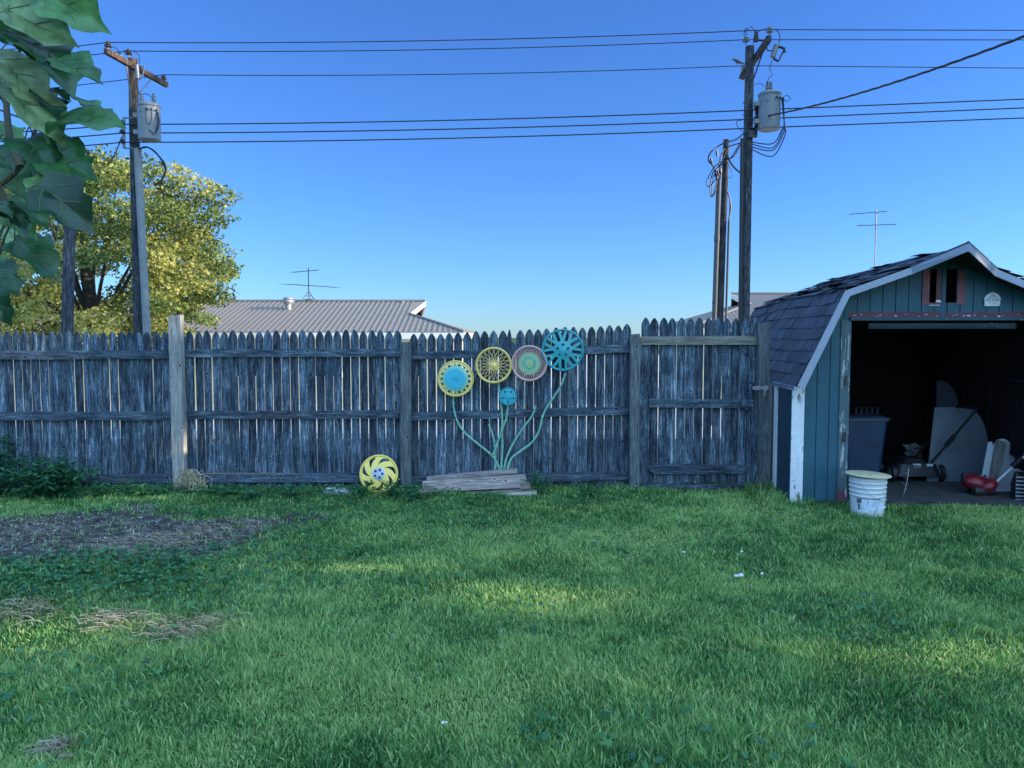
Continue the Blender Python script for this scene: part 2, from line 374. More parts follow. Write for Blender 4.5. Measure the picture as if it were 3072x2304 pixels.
panel(-480, 512, (999, 994), [(-480,1054,508,1051,26), (-480,1238,512,1235,26), (-480,1427,520,1423,26)], -.02)
panel(534, 1208, (993.5, 991), [(538,1048,1204,1046,24), (540,1233,1204,1231,25), (546,1422,1204,1419,27)], .0)
panel(1229, 1893, (1003, 974), [(1232,1056,1893,1034.5,24), (1232,1238,1893,1219,25), (1232,1430,1893,1414,25)], .03, skip=(11,))
def post(px0t, px1t, pyt, px0b, px1b, y, mat, th=.09, zb=-.15):
    a = at(px0t, pyt, y); b = at(px1t, pyt, y); c_ = at(px0b, 1450, y); d = at(px1b, 1450, y)
    mb = MB(); n = 10; L = []; Rr = []
    for i in range(n+1):
        f = i/n; z = zb+(a.z-zb)*f; e = (z-c_.z)/(a.z-c_.z)
        wv = mnoise.noise(Vector((z*1.5, px0t, 0)))*.004
        L.append((c_.x+(a.x-c_.x)*e+wv, z)); Rr.append((d.x+(b.x-d.x)*e+wv*.6, z+(.006 if i == n else 0)))
    mb.prism(L[::-1]+Rr, lambda u, v, dd: (u, dd, v), y, y+th, c=rc(.45, .6))
    return mb.build('post', mat, fence)
tag(post(504.5, 540.5, 946, 518, 553.5, RY-.095, M['newpost']), 'newer pale post, taller than the pickets')
post(1201, 1231.5, 1027, 1202, 1233, RY-.08, M['oldpost'])
post(1891, 1920, 1003, 1890, 1918, RY-.08, M['oldpost'])
post(2275, 2309, 968, 2277, 2311, RY-.08, M['oldpost'])

# gate
g0 = at(2098, 1460, FY)
gate = thing('wooden_gate', (g0.x, FY, 0.05), 'tall weathered picket gate between two posts beside the shed', 'gate')
GY = FY-.03
mb = MB(); pickets(mb, 1921, 2272, 954, 955, .06, .0975, GY, jit=.004); gp = mb.build('picket_panel', M['picket'], gate)
mb = MB(); rail(mb, (1923, 1008), (2274, 1008), 26.5, GY-.04, c=(.3,.6,.5)); tag(mb.build('rail', M['newrail'], gate), 'newer pale top rail')
mb = MB(); rail(mb, (1947, 1196.5), (2240, 1199), 26, GY-.04); mb.build('rail', M['rail'], gate)
a = at(1947, 1394, GY-.04); b = at(2245, 1423, GY-.04); mb = MB()
pl = [(a.x, a.z), (b.x, a.z-.005), (b.x, a.z-.03)] + [(b.x-.085+.085*math.cos(t_), a.z-.03-.07*math.sin(t_)) for t_ in np.linspace(.2, 1.57, 6)] + \
     [(a.x+.085-.085*math.cos(t_), a.z-.03-.07*math.sin(t_)) for t_ in np.linspace(1.57, .2, 6)] + [(a.x, a.z-.03)]
mb.prism(pl[::-1], lambda u, v, d: (u, d, v), GY-.04, GY-.002, c=(.7,.45,.5)); mb.build('rail', M['rail'], gate)
for xa, xb in ((1922, 1946), (2247, 2273)):
    p = at(xa, 1040, GY-.035); q = at(xb, 1452, GY-.035); mb = MB()
    mb.box2((p.x, GY-.03, q.z), (q.x, GY-.002, p.z), c=rc(.3, .5)); mb.build('stile', M['picket'], gate)
for x0, y0, x1, y1 in ((1990, 1430, 1948, 1405), (2225, 1052, 2262, 1085)):
    mb = MB(); mb.tube([at(x0, y0, GY-.01), at(x1, y1, GY-.01)], .004, 6); mb.build('brace_rod', M['darksteel'], gate)
p = at(2224, 1212, GY-.08)
mb = MB(); mb.box((p.x+.03, GY-.06, p.z+.005), (.055, .05, .09), c=(.2,.8,.5)); mb.box((p.x+.085, GY-.07, p.z+.01), (.075, .045, .07), c=(.6,.7,.5))
mb.box((p.x+.055, GY-.085, p.z-.035), (.035, .03, .05), c=(.9,.6,.5)); mb.build('handle_block', M['rail'], gate)
# hasp
p0 = at(2259, 1164, RY-.1); p1 = at(2306, 1164, RY-.1); mb = MB()
mb.box(((p0.x+p1.x)/2, RY-.092, p0.z), (p1.x-p0.x, .006, .034)); mb.box((p0.x+.05, RY-.10, p0.z), (.05, .014, .045))
mb.box((p1.x-.03, RY-.10, p0.z+.002), (.02, .02, .055))
mb.tube([(p1.x-.045, RY-.105, p0.z-.01), (p1.x-.055, RY-.108, p0.z-.06), (p1.x-.05, RY-.108, p0.z-.085), (p1.x-.035, RY-.108, p0.z-.08), (p1.x-.036, RY-.105, p0.z-.015)], .005, 6)
mb.build('latch', M['steel'], gate, True)
p = at(1925, 1453, GY-.02); q = at(2272, 1478, GY-.02); mb = MB()
mb.box2((p.x, GY-.05, q.z), (q.x, GY-.01, p.z), c=(.4,.45,.3))
tag(mb.build('threshold_board', M['rail']), 'grey board lying in the grass along the foot of the gate', 'board')

# ------------------------------------------------------------------ hubcap flowers
def blade_ring(mb, r0, r1, n, ac, hw, dep, th=.004, steps=6, seg=3, m=0, ph=0, c=(.5,.5,.5)):
    for k in range(n):
        base = 2*math.pi*k/n+ph; g = []
        for i in range(steps+1):
            r = r0+(r1-r0)*i/steps; row = []
            for j in range(seg+1):
                a = base+ac(r)+hw(r)*(2*j/seg-1); row.append((r*math.cos(a), r*math.sin(a), dep(r)))
            g.append(row)
        V = []
        for off in (0, th):
            for row in g:
                for x, z, d in row: V.append((x, -d+off, z))
        W = seg+1; T = (steps+1)*W; fs = []
        for i in range(steps):
            for j in range(seg):
                q = i*W+j; fs.append((q, q+1, q+W+1, q+W)); fs.append((T+q, T+q+W, T+q+W+1, T+q+1))
            for j in (0, seg):
                q = i*W+j; fs.append((q, q+W, T+q+W, T+q))
        mb.add(V, fs, m, c)
def disc(mb, prof, n=48, m=0, cx=0, cz=0):
    mb.lathe(prof, lambda x, z, d: (x+cx, -d, z+cz), n, m)
def radial(name, stops, rad, streak=0):
    m, t, b = newmat(name); tc = t.nodes.new('ShaderNodeTexCoord'); ln = t.nodes.new('ShaderNodeVectorMath'); ln.operation = 'LENGTH'
    mp = t.nodes.new('ShaderNodeMapping'); mp.inputs['Scale'].default_value = (1/rad, 0, 1/rad); t.links.new(tc.outputs['Object'], mp.inputs[0])
    n = noise(t, tc.outputs['Object'], 9, 5, .6); t.links.new(mp.outputs[0], ln.inputs[0])
    ad = t.nodes.new('ShaderNodeMath'); ad.operation = 'MULTIPLY_ADD'; t.links.new(n, ad.inputs[0]); ad.inputs[1].default_value = .3
    sb = t.nodes.new('ShaderNodeMath'); sb.operation = 'SUBTRACT'; t.links.new(ln.outputs['Value'], sb.inputs[0]); sb.inputs[1].default_value = .15
    t.links.new(sb.outputs[0], ad.inputs[2]); r_ = ramp(t, stops); t.links.new(ad.outputs[0], r_.inputs[0])
    t.links.new(r_.outputs[0], b.inputs['Base Color']); b.inputs['Roughness'].default_value = .45; return m
YEL = (.72,.64,.20); TEAL = (.04,.42,.60); BLUE = (.035,.37,.40)
M['hubA'] = radial('spray_paint_teal_to_yellow', [(.0,(.03,.42,.56)), (.5,(.05,.44,.52)), (.66,(.25,.55,.34)), (.85,(.82,.62,.22)), (1,(.84,.68,.34))], .195)
M['hubB'] = paint('dull_yellow_paint', (.76,.54,.20), .4, dirt=(.55,.38,.16))
M['hubBrim'] = paint('rim_yellow_paint', (.88,.64,.18), .4, dirt=(.55,.45,.2))
M['hubCrim'] = paint('dusty_pink_rim_paint', (.70,.42,.36), .4, dirt=(.5,.40,.28))
M['hubC'] = radial('green_and_yellow_spray', [(.0,(.30,.50,.22)), (.25,(.45,.52,.20)), (.5,(.06,.42,.36)), (.75,(.50,.52,.22)), (1,(.05,.44,.34))], .12)
M['hubD'] = paint('turquoise_paint', BLUE, .35, var=.08, dirt=(.10,.28,.28), dirtamt=.5, dscale=16)
M['hubE'] = paint('sky_blue_paint', (.04,.40,.46), .35, var=.08, dirt=(.10,.30,.30), dirtamt=.5, dscale=20)
M['hubF'] = paint('bright_yellow_paint', (.95,.70,.14), .4, var=.05, dirt=(.6,.5,.25), dirtamt=.4, dscale=14)
M['silver'] = paint('silver_paint', (.5,.55,.62), .4, .2)
M['darkhole'] = paint('dark_recess', (.02,.03,.045), .8)
HY = RY-.055
def lattice(mb, r0, r1, n, sw, d0, d1, th=.0032):
    for k in range(n):
        for s_ in (1, -1):
            a0 = 2*math.pi*k/n; a1 = a0+s_*sw; pts = []
            for i in range(7):
                f = i/6; pts.append((( r0*math.cos(a0)*(1-f)+r1*math.cos(a1)*f), -(d0+(d1-d0)*f)-(.0015 if s_ > 0 else 0), (r0*math.sin(a0)*(1-f)+r1*math.sin(a1)*f)))
            mb.tube(pts, th, 6, cap=False)
def hub(px, py, label, y=HY):
    p = at(px, py, y); return thing('hubcap', (p.x, y, p.z), label, 'hubcap', 'painted hubcaps hung on the fence as flower heads')
def rimring(mb, r, w_=.02, d=.012):
    disc(mb, [(r-w_, .004), (r-w_*.8, .012), (r-w_*.45, d+.006), (r-w_*.1, d), (r, .002), (r-.004, -.012), (r-w_, -.004)], 64)
# A
h = hub(1367, 1136, 'pale yellow hubcap with a teal centre and square slots round the edge')
mb = MB(); rimring(mb, .195, .022); mb.build('rim', M['hubBrim'], h, True, True)
mb = MB(); one = lambda r: 0
blade_ring(mb, .135, .166, 17, one, lambda r: .098, lambda r: .014+.3*(.166-r), steps=3); 
disc(mb, [(.16, .017), (.166, .013), (.176, .008), (.176, .0)], 64)
disc(mb, [(.0, .030), (.045, .031), (.085, .028), (.105, .030), (.115, .026), (.136, .022), (.137, .012), (.0, .006)], 64)
mb.build('face', M['hubA'], h, True, True)
mb = MB(); mb.lathe([(.040, 0), (.0385, .0015), (.037, 0)], lambda x, z, d: (x, -.0325-d, z*.42), 40); 
for i in range(3): mb.tube([(-.028+i*.018, -.033, -.004), (-.020+i*.018, -.0335, .006), (-.013+i*.018, -.033, -.003)], .0012, 5)
mb.build('emblem', M['hubA'], h, True, True)
# B
h = hub(1481, 1096, 'dull yellow wire lattice hubcap with a round boss and five nuts')
mb = MB(); rimring(mb, .195, .028, .016); mb.build('rim', M['hubBrim'], h, True, True)
mb = MB(); lattice(mb, .045, .172, 20, .62, .026, .006); mb.build('lattice', M['hubB'], h, True, True)
mb = MB(); disc(mb, [(.0, .045), (.022, .044), (.03, .038), (.032, .028), (.05, .026), (.052, .018), (0, .015)], 32)
for k in range(5):
    a = 2*math.pi*k/5+.3; disc(mb, [(0, .042), (.008, .041), (.010, .024)], 12, 0, .048*math.cos(a), .048*math.sin(a))
mb.build('boss', M['hubBrim'], h, True, True)
# C
h = hub(1588, 1090, 'hubcap with a fine crossed wire edge and green ringed centre')
mb = MB(); rimring(mb, .193, .026, .016); mb.build('rim', M['hubCrim'], h, True, True)
mb = MB(); lattice(mb, .112, .170, 36, .26, .020, .006, .0026); mb.build('lattice', M['hubCrim'], h, True, True)
pr = []
for i in range(30):
    r = .115*i/29; pr.append((r, .030-.10*r+.0035*math.sin(r*290)))
mb = MB(); disc(mb, pr+[(.118, .012), (0, .008)], 56); mb.build('boss', M['hubC'], h, True, True)
# D
h = hub(1688, 1050, 'big turquoise hubcap with split spokes at the top right of the fence')
mb = MB(); rimring(mb, .224, .026, .018); mb.build('rim', M['hubD'], h, True, True)
mb = MB()
for s_ in (1, -1):
    blade_ring(mb, .085, .204, 9, lambda r, s_=s_: s_*(.05+.155*((r-.085)/.12)), lambda r: .135-.075*((r-.085)/.12), lambda r: .028-.1*(r-.085), steps=6, ph=.2)
mb.build('spokes', M['hubD'], h, True, True)
mb = MB(); disc(mb, [(0, .034), (.03, .034), (.036, .031), (.085, .030), (.098, .026), (.099, .018), (0, .01)], 48)
for k in range(5):
    a = 2*math.pi*k/5+math.pi/2; disc(mb, [(.0165, .030), (.0165, .037), (.0135, .037), (.013, .032)], 16, 0, .058*math.cos(a), .058*math.sin(a))
    disc(mb, [(0, .0325), (.0133, .0325)], 16, 1, .058*math.cos(a), .058*math.sin(a))
mb.build('boss', [M['hubD'], M['darkhole']], h, True, True)
# E
h = hub(1524, 1189, 'small sky blue hubcap with five holes, below the others')
h['group'] = 'painted hubcaps hung on the fence as flower heads'
mb = MB(); rimring(mb, .097, .014, .012); 
blade_ring(mb, .050, .070, 5, one, lambda r: .47, lambda r: .016, steps=3, seg=8, ph=.3)
disc(mb, [(.069, .012), (.070, .016), (.083, .013), (.084, .003)], 48)
disc(mb, [(0, .022), (.018, .022), (.022, .018), (.034, .016), (.036, .02), (.040, .02), (.044, .016), (.051, .016), (.051, .008)], 48)
mb.build('face', M['hubE'], h, True, True)
# F yellow, leaning on the fence
p = gr(1122, 1496); LE = thing('hubcap', (p.x, 7.98, .0), 'bright yellow swirl spoked hubcap standing in the grass against the fence', 'hubcap')
LE.rotation_euler = (R(-14), 0, R(4))
fz = .203
def up(mb_): mb_.v = [(x, y, z+fz) for x, y, z in mb_.v]; return mb_
mb = MB(); rimring(mb, .203, .03, .018); up(mb).build('rim', M['hubF'], LE, True, True)
mb = MB(); blade_ring(mb, .066, .18, 7, lambda r: -(r-.066)*7.5, lambda r: .455-2.9*max(0, r-.085)+max(0, r-.17)*20, lambda r: .034-.14*(r-.066), steps=9, seg=4, ph=.5)
up(mb).build('spokes', M['hubF'], LE, True, True)
mb = MB(); disc(mb, [(0, .040), (.058, .039), (.068, .034), (.07, .02), (0, .012)], 40)
for k in range(5):
    a = 2*math.pi*k/5+1.2; disc(mb, [(0, .0412), (.0125, .0412)], 16, 1, .040*math.cos(a), .040*math.sin(a)); disc(mb, [(.0125, .038), (.0125, .044), (.015, .042), (.0152, .038)], 16, 0, .040*math.cos(a), .040*math.sin(a))
up(mb).build('boss', [M['silver'], M['darkhole']], LE, True, True)

# stems
M['stem'] = paint('sea_green_painted_branch', (.20,.46,.33), .55, scale=30, var=.2, dirt=(.34,.48,.36))
def catmull(P, n=8):
    P = [Vector(p) for p in P]; out = []
    for i in range(len(P)-1):
        p0 = P[max(i-1, 0)]; p1 = P[i]; p2 = P[i+1]; p3 = P[min(i+2, len(P)-1)]
        for k in range(n):
            t = k/n; out.append(.5*((2*p1)+(p2-p0)*t+(2*p0-5*p1+4*p2-p3)*t*t+(-p0+3*p1-3*p2+p3)*t**3))
    return out+[P[-1]]
def q5(x, y): return (1200+x/2.553, 900+y/2.553)
stems = [([(408,740),(412,830),(440,930),(500,1020),(600,1105),(670,1160),(730,1225),(775,1330)], 'curved green stem reaching left up to the teal and yellow hubcap', 0),
 ([(752,636),(770,760),(782,900),(780,1000),(785,1100),(780,1200),(772,1330)], 'straight green stem rising to the yellow lattice hubcap', .03),
 ([(828,805),(815,900),(790,970),(750,1080),(735,1130),(712,1185)], 'short green stem under the small blue hubcap', .0),
 ([(680,950),(705,1020),(725,1100),(730,1200),(727,1330)], 'short bare green stem, leftmost, with no hubcap', .0),
 ([(1040,812),(1010,890),(950,970),(890,1060),(840,1150),(810,1230),(792,1330)], 'long green stem leaning right with a bare cut end', .0),
 ([(1268,558),(1235,650),(1180,740),(1120,830),(1090,900),(1065,1000),(1010,1090),(920,1160),(850,1220),(812,1330)], 'longest green stem, curving right up to the big turquoise hubcap', .03)]
for i, (pts, lab, dy) in enumerate(stems):
    y = RY-.022-.012*(i % 3); P = catmull([at(*q5(*p), y) for p in pts]); n = len(P)
    rs = [(.0105+.003*k/n)*(1+.1*math.sin(k*1.7+i)) for k in range(n)]; mb = MB(); mb.tube(P, rs, 10)
    for k in range(5, n-3, 13):
        mb.tube([P[k], P[k]+Vector((random.choice((-1, 1))*.016, -.006, .008))], [.009, .005], 6)
    tag(mb.build('painted_stem', M['stem'], None, True), lab, 'stem', 'green painted branches used as flower stems')

# lumber
def q3(x, y): return (1000+x/3.16, 1350+y/3.16)
planks = [([(885,265),(1745,187),(1748,232),(885,295)], 8.02, .10, 'thin grey board on top of the lumber pile'),
 ([(845,300),(1822,235),(1835,330),(845,382)], 7.95, .04, 'widest pale board on edge near the top of the lumber pile'),
 ([(810,385),(1772,335),(1780,366),(803,415)], 7.90, .09, 'thin board just under the widest board of the pile'),
 ([(1600,318),(1872,314),(1872,385),(1600,388)], 8.08, .04, 'short board end sticking out behind the pile at right'),
 ([(795,424),(1774,374),(1780,398),(795,472)], 7.93, .09, 'warped board low in the middle of the lumber pile'),
 ([(880,470),(1928,388),(1937,480),(900,520)], 7.90, .04, 'wide greenish board at the bottom of the pile'),
 ([(710,482),(1690,505),(1700,532),(715,522)], 7.70, .09, 'long loose board lying in the grass in front of the pile')]
for P, y, th, lab in planks:
    P = [P[0], P[1], (P[2][0], P[2][1]-9), (P[3][0], P[3][1]-9)]; poly = [(at(*q3(*p), y).x, at(*q3(*p), y).z) for p in P]; a, b, c_, d = [Vector((u, 0, v)) for u, v in poly]; n = 10; top = []; bo = []
    for i in range(n+1):
        f = i/n; t_ = a.lerp(b, f); s_ = d.lerp(c_, f); wv = math.sin(f*3)*.004+random.uniform(-.0012, .0012); top.append((t_.x, t_.z+wv)); bo.append((s_.x, s_.z+wv*.5))
    mb = MB(); mb.prism(bo+top[::-1], lambda u, v, dd: (u, dd, v), y, y+th, c=rc(.15, .9)); tag(mb.build('plank', M['plank']), lab, 'plank', 'old boards piled at the fence')
# half buried slab
p = at(1015, 1490, 7.93); mb = MB(); pr = [(0, .055), (.10, .05), (.15, .035), (.165, .0), (.165, -.05)]
mb.lathe(pr, lambda x, y_, h_: (p.x+x*1.05, 7.98+y_*.5, h_+.0+x*-.12), 28); tag(mb.build('stone_slab', paint('pale_stone', (.42,.44,.42), .9, scale=18, var=.3), None, True), 'rounded pale stone slab half sunk in grass left of the yellow hubcap', 'stone')

# ------------------------------------------------------------------ shed
O = gr(2368, 1508); SA = R(5); SU = Vector((math.cos(SA), -math.sin(SA), 0)); SW = Vector((math.sin(SA), math.cos(SA), 0))
shed = thing('barn_shed', (O.x, O.y, 0), 'blue grey gambrel barn shed with an open doorway and peeling white trim', 'shed', rz=-SA)
def sl_(px, py, w_=0.0):                       # photo pixel on the shed plane w=w_ -> local (u, z)
    r = ray(px, py); c_ = Vector((0, 0, H)); t = ((O-c_).dot(SW)+w_)/r.dot(SW); q = c_+r*t-O; return q.dot(SU), q.z
def sworld(u, w_, z): return O+SU*u+SW*w_+Vector((0, 0, z))
SL, UW = 3.5, 2.74
def roofz(u):
    P = [(-.015, 1.17), (.40, 2.067), (1.37, 2.42), (2.34, 2.0), (2.755, 1.17)]
    for (a, za), (b, zb) in zip(P, P[1:]):
        if a <= u <= b: return za+(zb-za)*(u-a)/(b-a)
    return 1.17
PU, PD = .538, 2.25                            # door opening
win = (1.261, 1.513, 1.965, 2.285); crack = (1.377, 1.412, 1.835, 1.966)
def siding(mb, u0, u1, zlo, holes):
    """one grooved strip of siding between u0,u1 with rectangular holes"""
    ints = [(zlo, None)]
    zt = lambda u: roofz(u)-.035
    segs = [zlo]
    for h0, h1, z0, z1 in holes:
        if h0 <= (u0+u1)/2 <= h1: segs += [z0, z1]
    segs.append(None)
    for a, b in zip(segs[::2], segs[1::2]):
        if b is None: poly = [(u0, a), (u1, a), (u1, max(a+.01, zt(u1))), (u0, max(a+.01, zt(u0)))]
        else:
            if b <= a: continue
            poly = [(u0, a), (u1, a), (u1, b), (u0, b)]
        mb.prism(poly, lambda u, z, d: (u, d, z), 0, .014, c=rc())
mb = MB(); edges = sorted(set([round(k*.119, 4) for k in range(24)]+[UW, PU, PD, win[0], win[1], crack[0], crack[1], .12]))
grooves = [k*.119 for k in range(1, 23)]
edges = [e for e in edges if 0 <= e <= UW]
for a, b in zip(edges, edges[1:]):
    if b-a < .002: continue
    ga = .004 if any(abs(a-g) < .001 for g in grooves) else 0; gb = .004 if any(abs(b-g) < .001 for g in grooves) else 0
    mid = (a+b)/2; zlo = 1.80 if PU < mid < PD else 0
    siding(mb, a+ga, b-gb, zlo, [win, crack])
mb.prism([(.02, 0), (PU-.01, 0), (PU-.01, roofz(.5)-.06), (.40, 2.0), (.02, 1.15)], lambda u, z, d: (u, d, z), .0145, .02)
mb.prism([(PU-.01, 1.81), (win[0], 1.81), (win[0], roofz(win[0])-.06), (PU-.01, roofz(.53)-.06)], lambda u, z, d: (u, d, z), .0145, .02)
mb.prism([(win[1], 1.81), (2.34, 1.81), (2.34, 1.93), (win[1], roofz(win[1])-.06)], lambda u, z, d: (u, d, z), .0145, .02)
for k in range(8):                             # side wall planks (left side)
    w0 = k*.44; mb.box2((0, w0+.004 if k else .015, 0), (.014, w0+.436, 1.16))
mb.box2((UW-.014, .015, 0), (UW, SL, 1.16)); mb.box2((.015, SL-.014, 0), (UW-.015, SL, 1.16))
mb.prism([(.0, 1.16), (UW, 1.16), (2.34, 1.96), (1.37, 2.38), (.42, 2.02)], lambda u, z, d: (u, d, z), SL-.014, SL)
mb.build('wall', M['siding'], shed, local=True)
mb = MB(); mb.box2((-.003, .03, 0), (0, .50, 1.15)); mb.build('side_panel', M['sidepanel'], shed, local=True)
mb = MB(); mb.box2((.0, -.018, .0), (.118, -.001, 1.15)); tag(mb.build('corner_board', M['whitepeel'], shed, local=True), 'peeling white front corner board')
mb = MB(); mb.box2((-.02, .50, .0), (-.0035, .60, 1.15)); mb.build('corner_board', M['white'], shed, local=True)
mb = MB(); mb.box2((-.016, .60, 0), (-.004, .72, 1.15), c=rc()); mb.build('filler_board', M['newrail'], shed, local=True)
mb = MB(); mb.box2((PU-.088, -.014, .0), (PU+.004, -.001, 1.80)); jm = mb.build('door_jamb', M['jamb'], shed, local=True)
mb = MB(); mb.prism([(PU-.092, .0), (PU+.001, .0), (PU-.0, .05), (PU-.03, .16), (PU-.05, .10), (PU-.088, .20)], lambda u, z, d: (u, d, z), -.0175, -.0145); tag(mb.build('red_patch', M['redpaint'], jm, local=True), 'red paint left bare at the foot')
for z in (1.21, .66):
    mb = MB(); mb.box2((PU-.055, -.019, z-.05), (PU-.02, -.015, z+.05)); mb.box2((PU-.048, -.021, z-.035), (PU-.04, -.019, z+.035)); mb.build('hinge_plate', M['darksteel'], jm, local=True)
mb = MB(); mb.box2((PU-.01, -.035, 1.795), (PD+.05, -.001, 1.828)); mb.build('door_header', M['header'], shed, local=True)
for k in range(26):
    mb = MB(); u = random.uniform(.9, 2.3) if k > 12 else random.uniform(.55, 2.3); mb.box((u, -.006, 1.835+random.uniform(-.004, .02)), (random.uniform(.006, .03), .006, random.uniform(.002, .008)), Matrix.Rotation(random.uniform(-.4, .4), 3, 'Y')); mb.build('paint_flake', M['white'], shed, local=True)
mb = MB(); mb.box2((.515, -.004, 1.829), (crack[0], -.001, 1.878)); mb.box2((crack[1], -.004, 1.829), (PD+.05, -.001, 1.872)); mb.build('red_band', M['redpaint'], shed, local=True)
wf = None; mb = MB()
mb.box2((1.195, -.006, 1.942), (win[0]-.001, -.001, 2.30)); mb.box2((win[1]+.001, -.006, 1.942), (1.588, -.001, 2.27)); mb.box2((win[0], -.006, 1.945), (crack[0]-.002, -.001, win[2]-.001))
wf = mb.build('loft_window', paint('dull_red_paint', (.20,.05,.07), .6, dirt=(.3,.25,.25)), shed, local=True)
mb = MB(); mb.box2((1.327, .004, 1.99), (1.372, .012, 2.284)); mb.build('slat', M['redpaint'], wf, local=True)
mb = MB(); mb.box2((1.325, -.002, 1.967), (1.370, .012, 1.99)); mb.box2((win[0], -.008, 1.938), (1.36, -.001, 1.944)); mb.build('sill_block', M['white'], wf, local=True)
u0, z0 = sl_(2605, 970, .06); u1, z1 = sl_(3044, 984, .06)
mb = MB(); mb.box2((u0, .05, z1-.004), (u1, .075, z0+.002)); mb.box2((u0, .02, z0-.03), (u1, .05, z0-.024)); mb.build('door_track', M['header'], shed, local=True)
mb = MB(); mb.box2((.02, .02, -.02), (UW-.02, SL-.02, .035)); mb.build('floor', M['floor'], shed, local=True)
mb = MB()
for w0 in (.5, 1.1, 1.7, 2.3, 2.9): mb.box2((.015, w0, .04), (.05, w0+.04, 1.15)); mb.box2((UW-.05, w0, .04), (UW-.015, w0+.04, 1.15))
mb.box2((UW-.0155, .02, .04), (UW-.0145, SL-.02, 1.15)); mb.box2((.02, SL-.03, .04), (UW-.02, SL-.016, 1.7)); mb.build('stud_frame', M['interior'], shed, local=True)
# roof: deck, shingles, rake trim
def sag(u, w_): return -.05*max(0, (w_-1.0)/2.5)**1.3 - .012*math.sin(w_*2.3+u*3)*(.5 if w_ > .1 else 0)
XS = [(-.015, 1.17), (.40, 2.067), (1.37, 2.42), (2.34, 2.0), (2.755, 1.17)]
mb = MB()
for (ua, za), (ub, zb) in zip(XS, XS[1:]):
    nx, nz = (za-zb), (ub-ua); L = math.hypot(nx, nz); nx /= L; nz /= L
    ws = [-.24]+[k*.35 for k in range(1, 11)]
    for w0, w1 in zip(ws, ws[1:]):
        V = []
        for w_ in (w0, w1):
            for u, z in ((ua, za), (ub, zb)):
                zz = z+sag(u, w_); V += [(u, w_, zz), (u-nx*.03, w_, zz-nz*.03)]
        mb.add(V, [(0,4,6,2),(1,3,7,5),(0,2,3,1),(4,5,7,6),(0,1,5,4),(2,6,7,3)])
pk = (1.34, -.55, 2.462); kl = (.98, -.24, 2.278); kr = (1.757, -.24, 2.252); ri = (1.37, -.24, 2.42)
for t3 in ((kl, pk, ri), (ri, pk, kr)):
    mb.add([*t3]+[(p[0], p[1], p[2]-.025) for p in t3], [(0,1,2),(5,4,3),(0,3,4,1),(1,4,5,2)])
roof = mb.build('roof', M['interior'], shed, local=True)
M['shingle'], t_, b_ = newmat('worn_slate_blue_shingles')
_a, _sp = attr(t_); _n = noise(t_, mapped(t_, (1,1,1), False), 160, 4, .7); _n2 = noise(t_, mapped(t_, (1,1,1), False), 5, 6, .7)
_r = ramp(t_, [(.3, (.023,.030,.042)), (.7, (.08,.098,.13))]); t_.links.new(_n, _r.inputs[0])
_r2 = ramp(t_, [(.3, (.6,)*3), (.55, (1,)*3), (.75, (1.7,)*3)]); t_.links.new(_n2, _r2.inputs[0])
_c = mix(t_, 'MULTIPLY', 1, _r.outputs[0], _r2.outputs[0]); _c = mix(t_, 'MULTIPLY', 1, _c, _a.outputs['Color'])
t_.links.new(_c, b_.inputs['Base Color']); b_.inputs['Roughness'].default_value = .8; bump(t_, b_, _n, .4, .004)
mb = MB()
def shingles(ua, za, ub, zb, w_lo, w_hi, ragged=0):
    """courses from eave point (ua,za) to (ub,zb)"""
    L = math.hypot(ub-ua, zb-za); n = round(L/.128); du = (ub-ua)/L; dz = (zb-za)/L; nx, nz = -dz, du
    if nz < 0 : nx, nz = -nx, -nz
    for k in range(n):
        s0 = k*L/n-(.012 if k == 0 else 0); s1 = (k+1)*L/n+.02; off = (k % 2)*.13+random.random()*.05; w_ = w_lo; first = True
        while w_ < w_hi:
            wn = min(w_hi, w_+(.27 if not first else .27-off)); first = False
            if wn-w_ > .02:
                j = random.uniform(-.006, .006); lift = .010+random.random()*.004; curl = random.random()**3*.012
                if ragged and random.random() < ragged: lift += random.uniform(.008, .035); j += random.uniform(-.03, .01)
                tone = random.uniform(.75, 1.2); V = []
                for s_, e in ((s0+j, lift+curl), (s0+j, lift+curl-.006), (s1, .004), (s1, -.001)):
                    for ww in (w_+.003, (w_+wn)/2, wn-.003):
                        z_ = sag(ua+du*s_, ww); bow = random.uniform(-.002, .004)
                        V.append((ua+du*s_+nx*(e+bow), ww, za+dz*s_+nz*(e+bow)+z_))
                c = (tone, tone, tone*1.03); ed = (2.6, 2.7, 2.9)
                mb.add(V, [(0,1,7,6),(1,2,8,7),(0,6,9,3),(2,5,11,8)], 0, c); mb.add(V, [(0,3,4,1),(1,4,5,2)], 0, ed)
            w_ = wn
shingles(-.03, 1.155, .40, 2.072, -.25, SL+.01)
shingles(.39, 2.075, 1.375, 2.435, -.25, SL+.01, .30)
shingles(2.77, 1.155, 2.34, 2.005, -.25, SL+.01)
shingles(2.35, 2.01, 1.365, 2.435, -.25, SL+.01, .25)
for (a, b) in ((kl, pk), (kr, pk)):
    for k in range(3):
        f0, f1 = k/3, (k+1)/3
        A = Vector(a).lerp(Vector(b), f0); B = Vector(a).lerp(Vector(b), f1); Cc = Vector(a).lerp(Vector(ri), f1); D = Vector(a).lerp(Vector(ri), f0); up_ = Vector((0, 0, .014+.012*random.random()))
        mb.add([A+up_, B+up_, Cc+up_, D+up_, A+up_*.3, B+up_*.3], [(0,1,2,3),(0,4,5,1)], 0, (1, 1, 1))
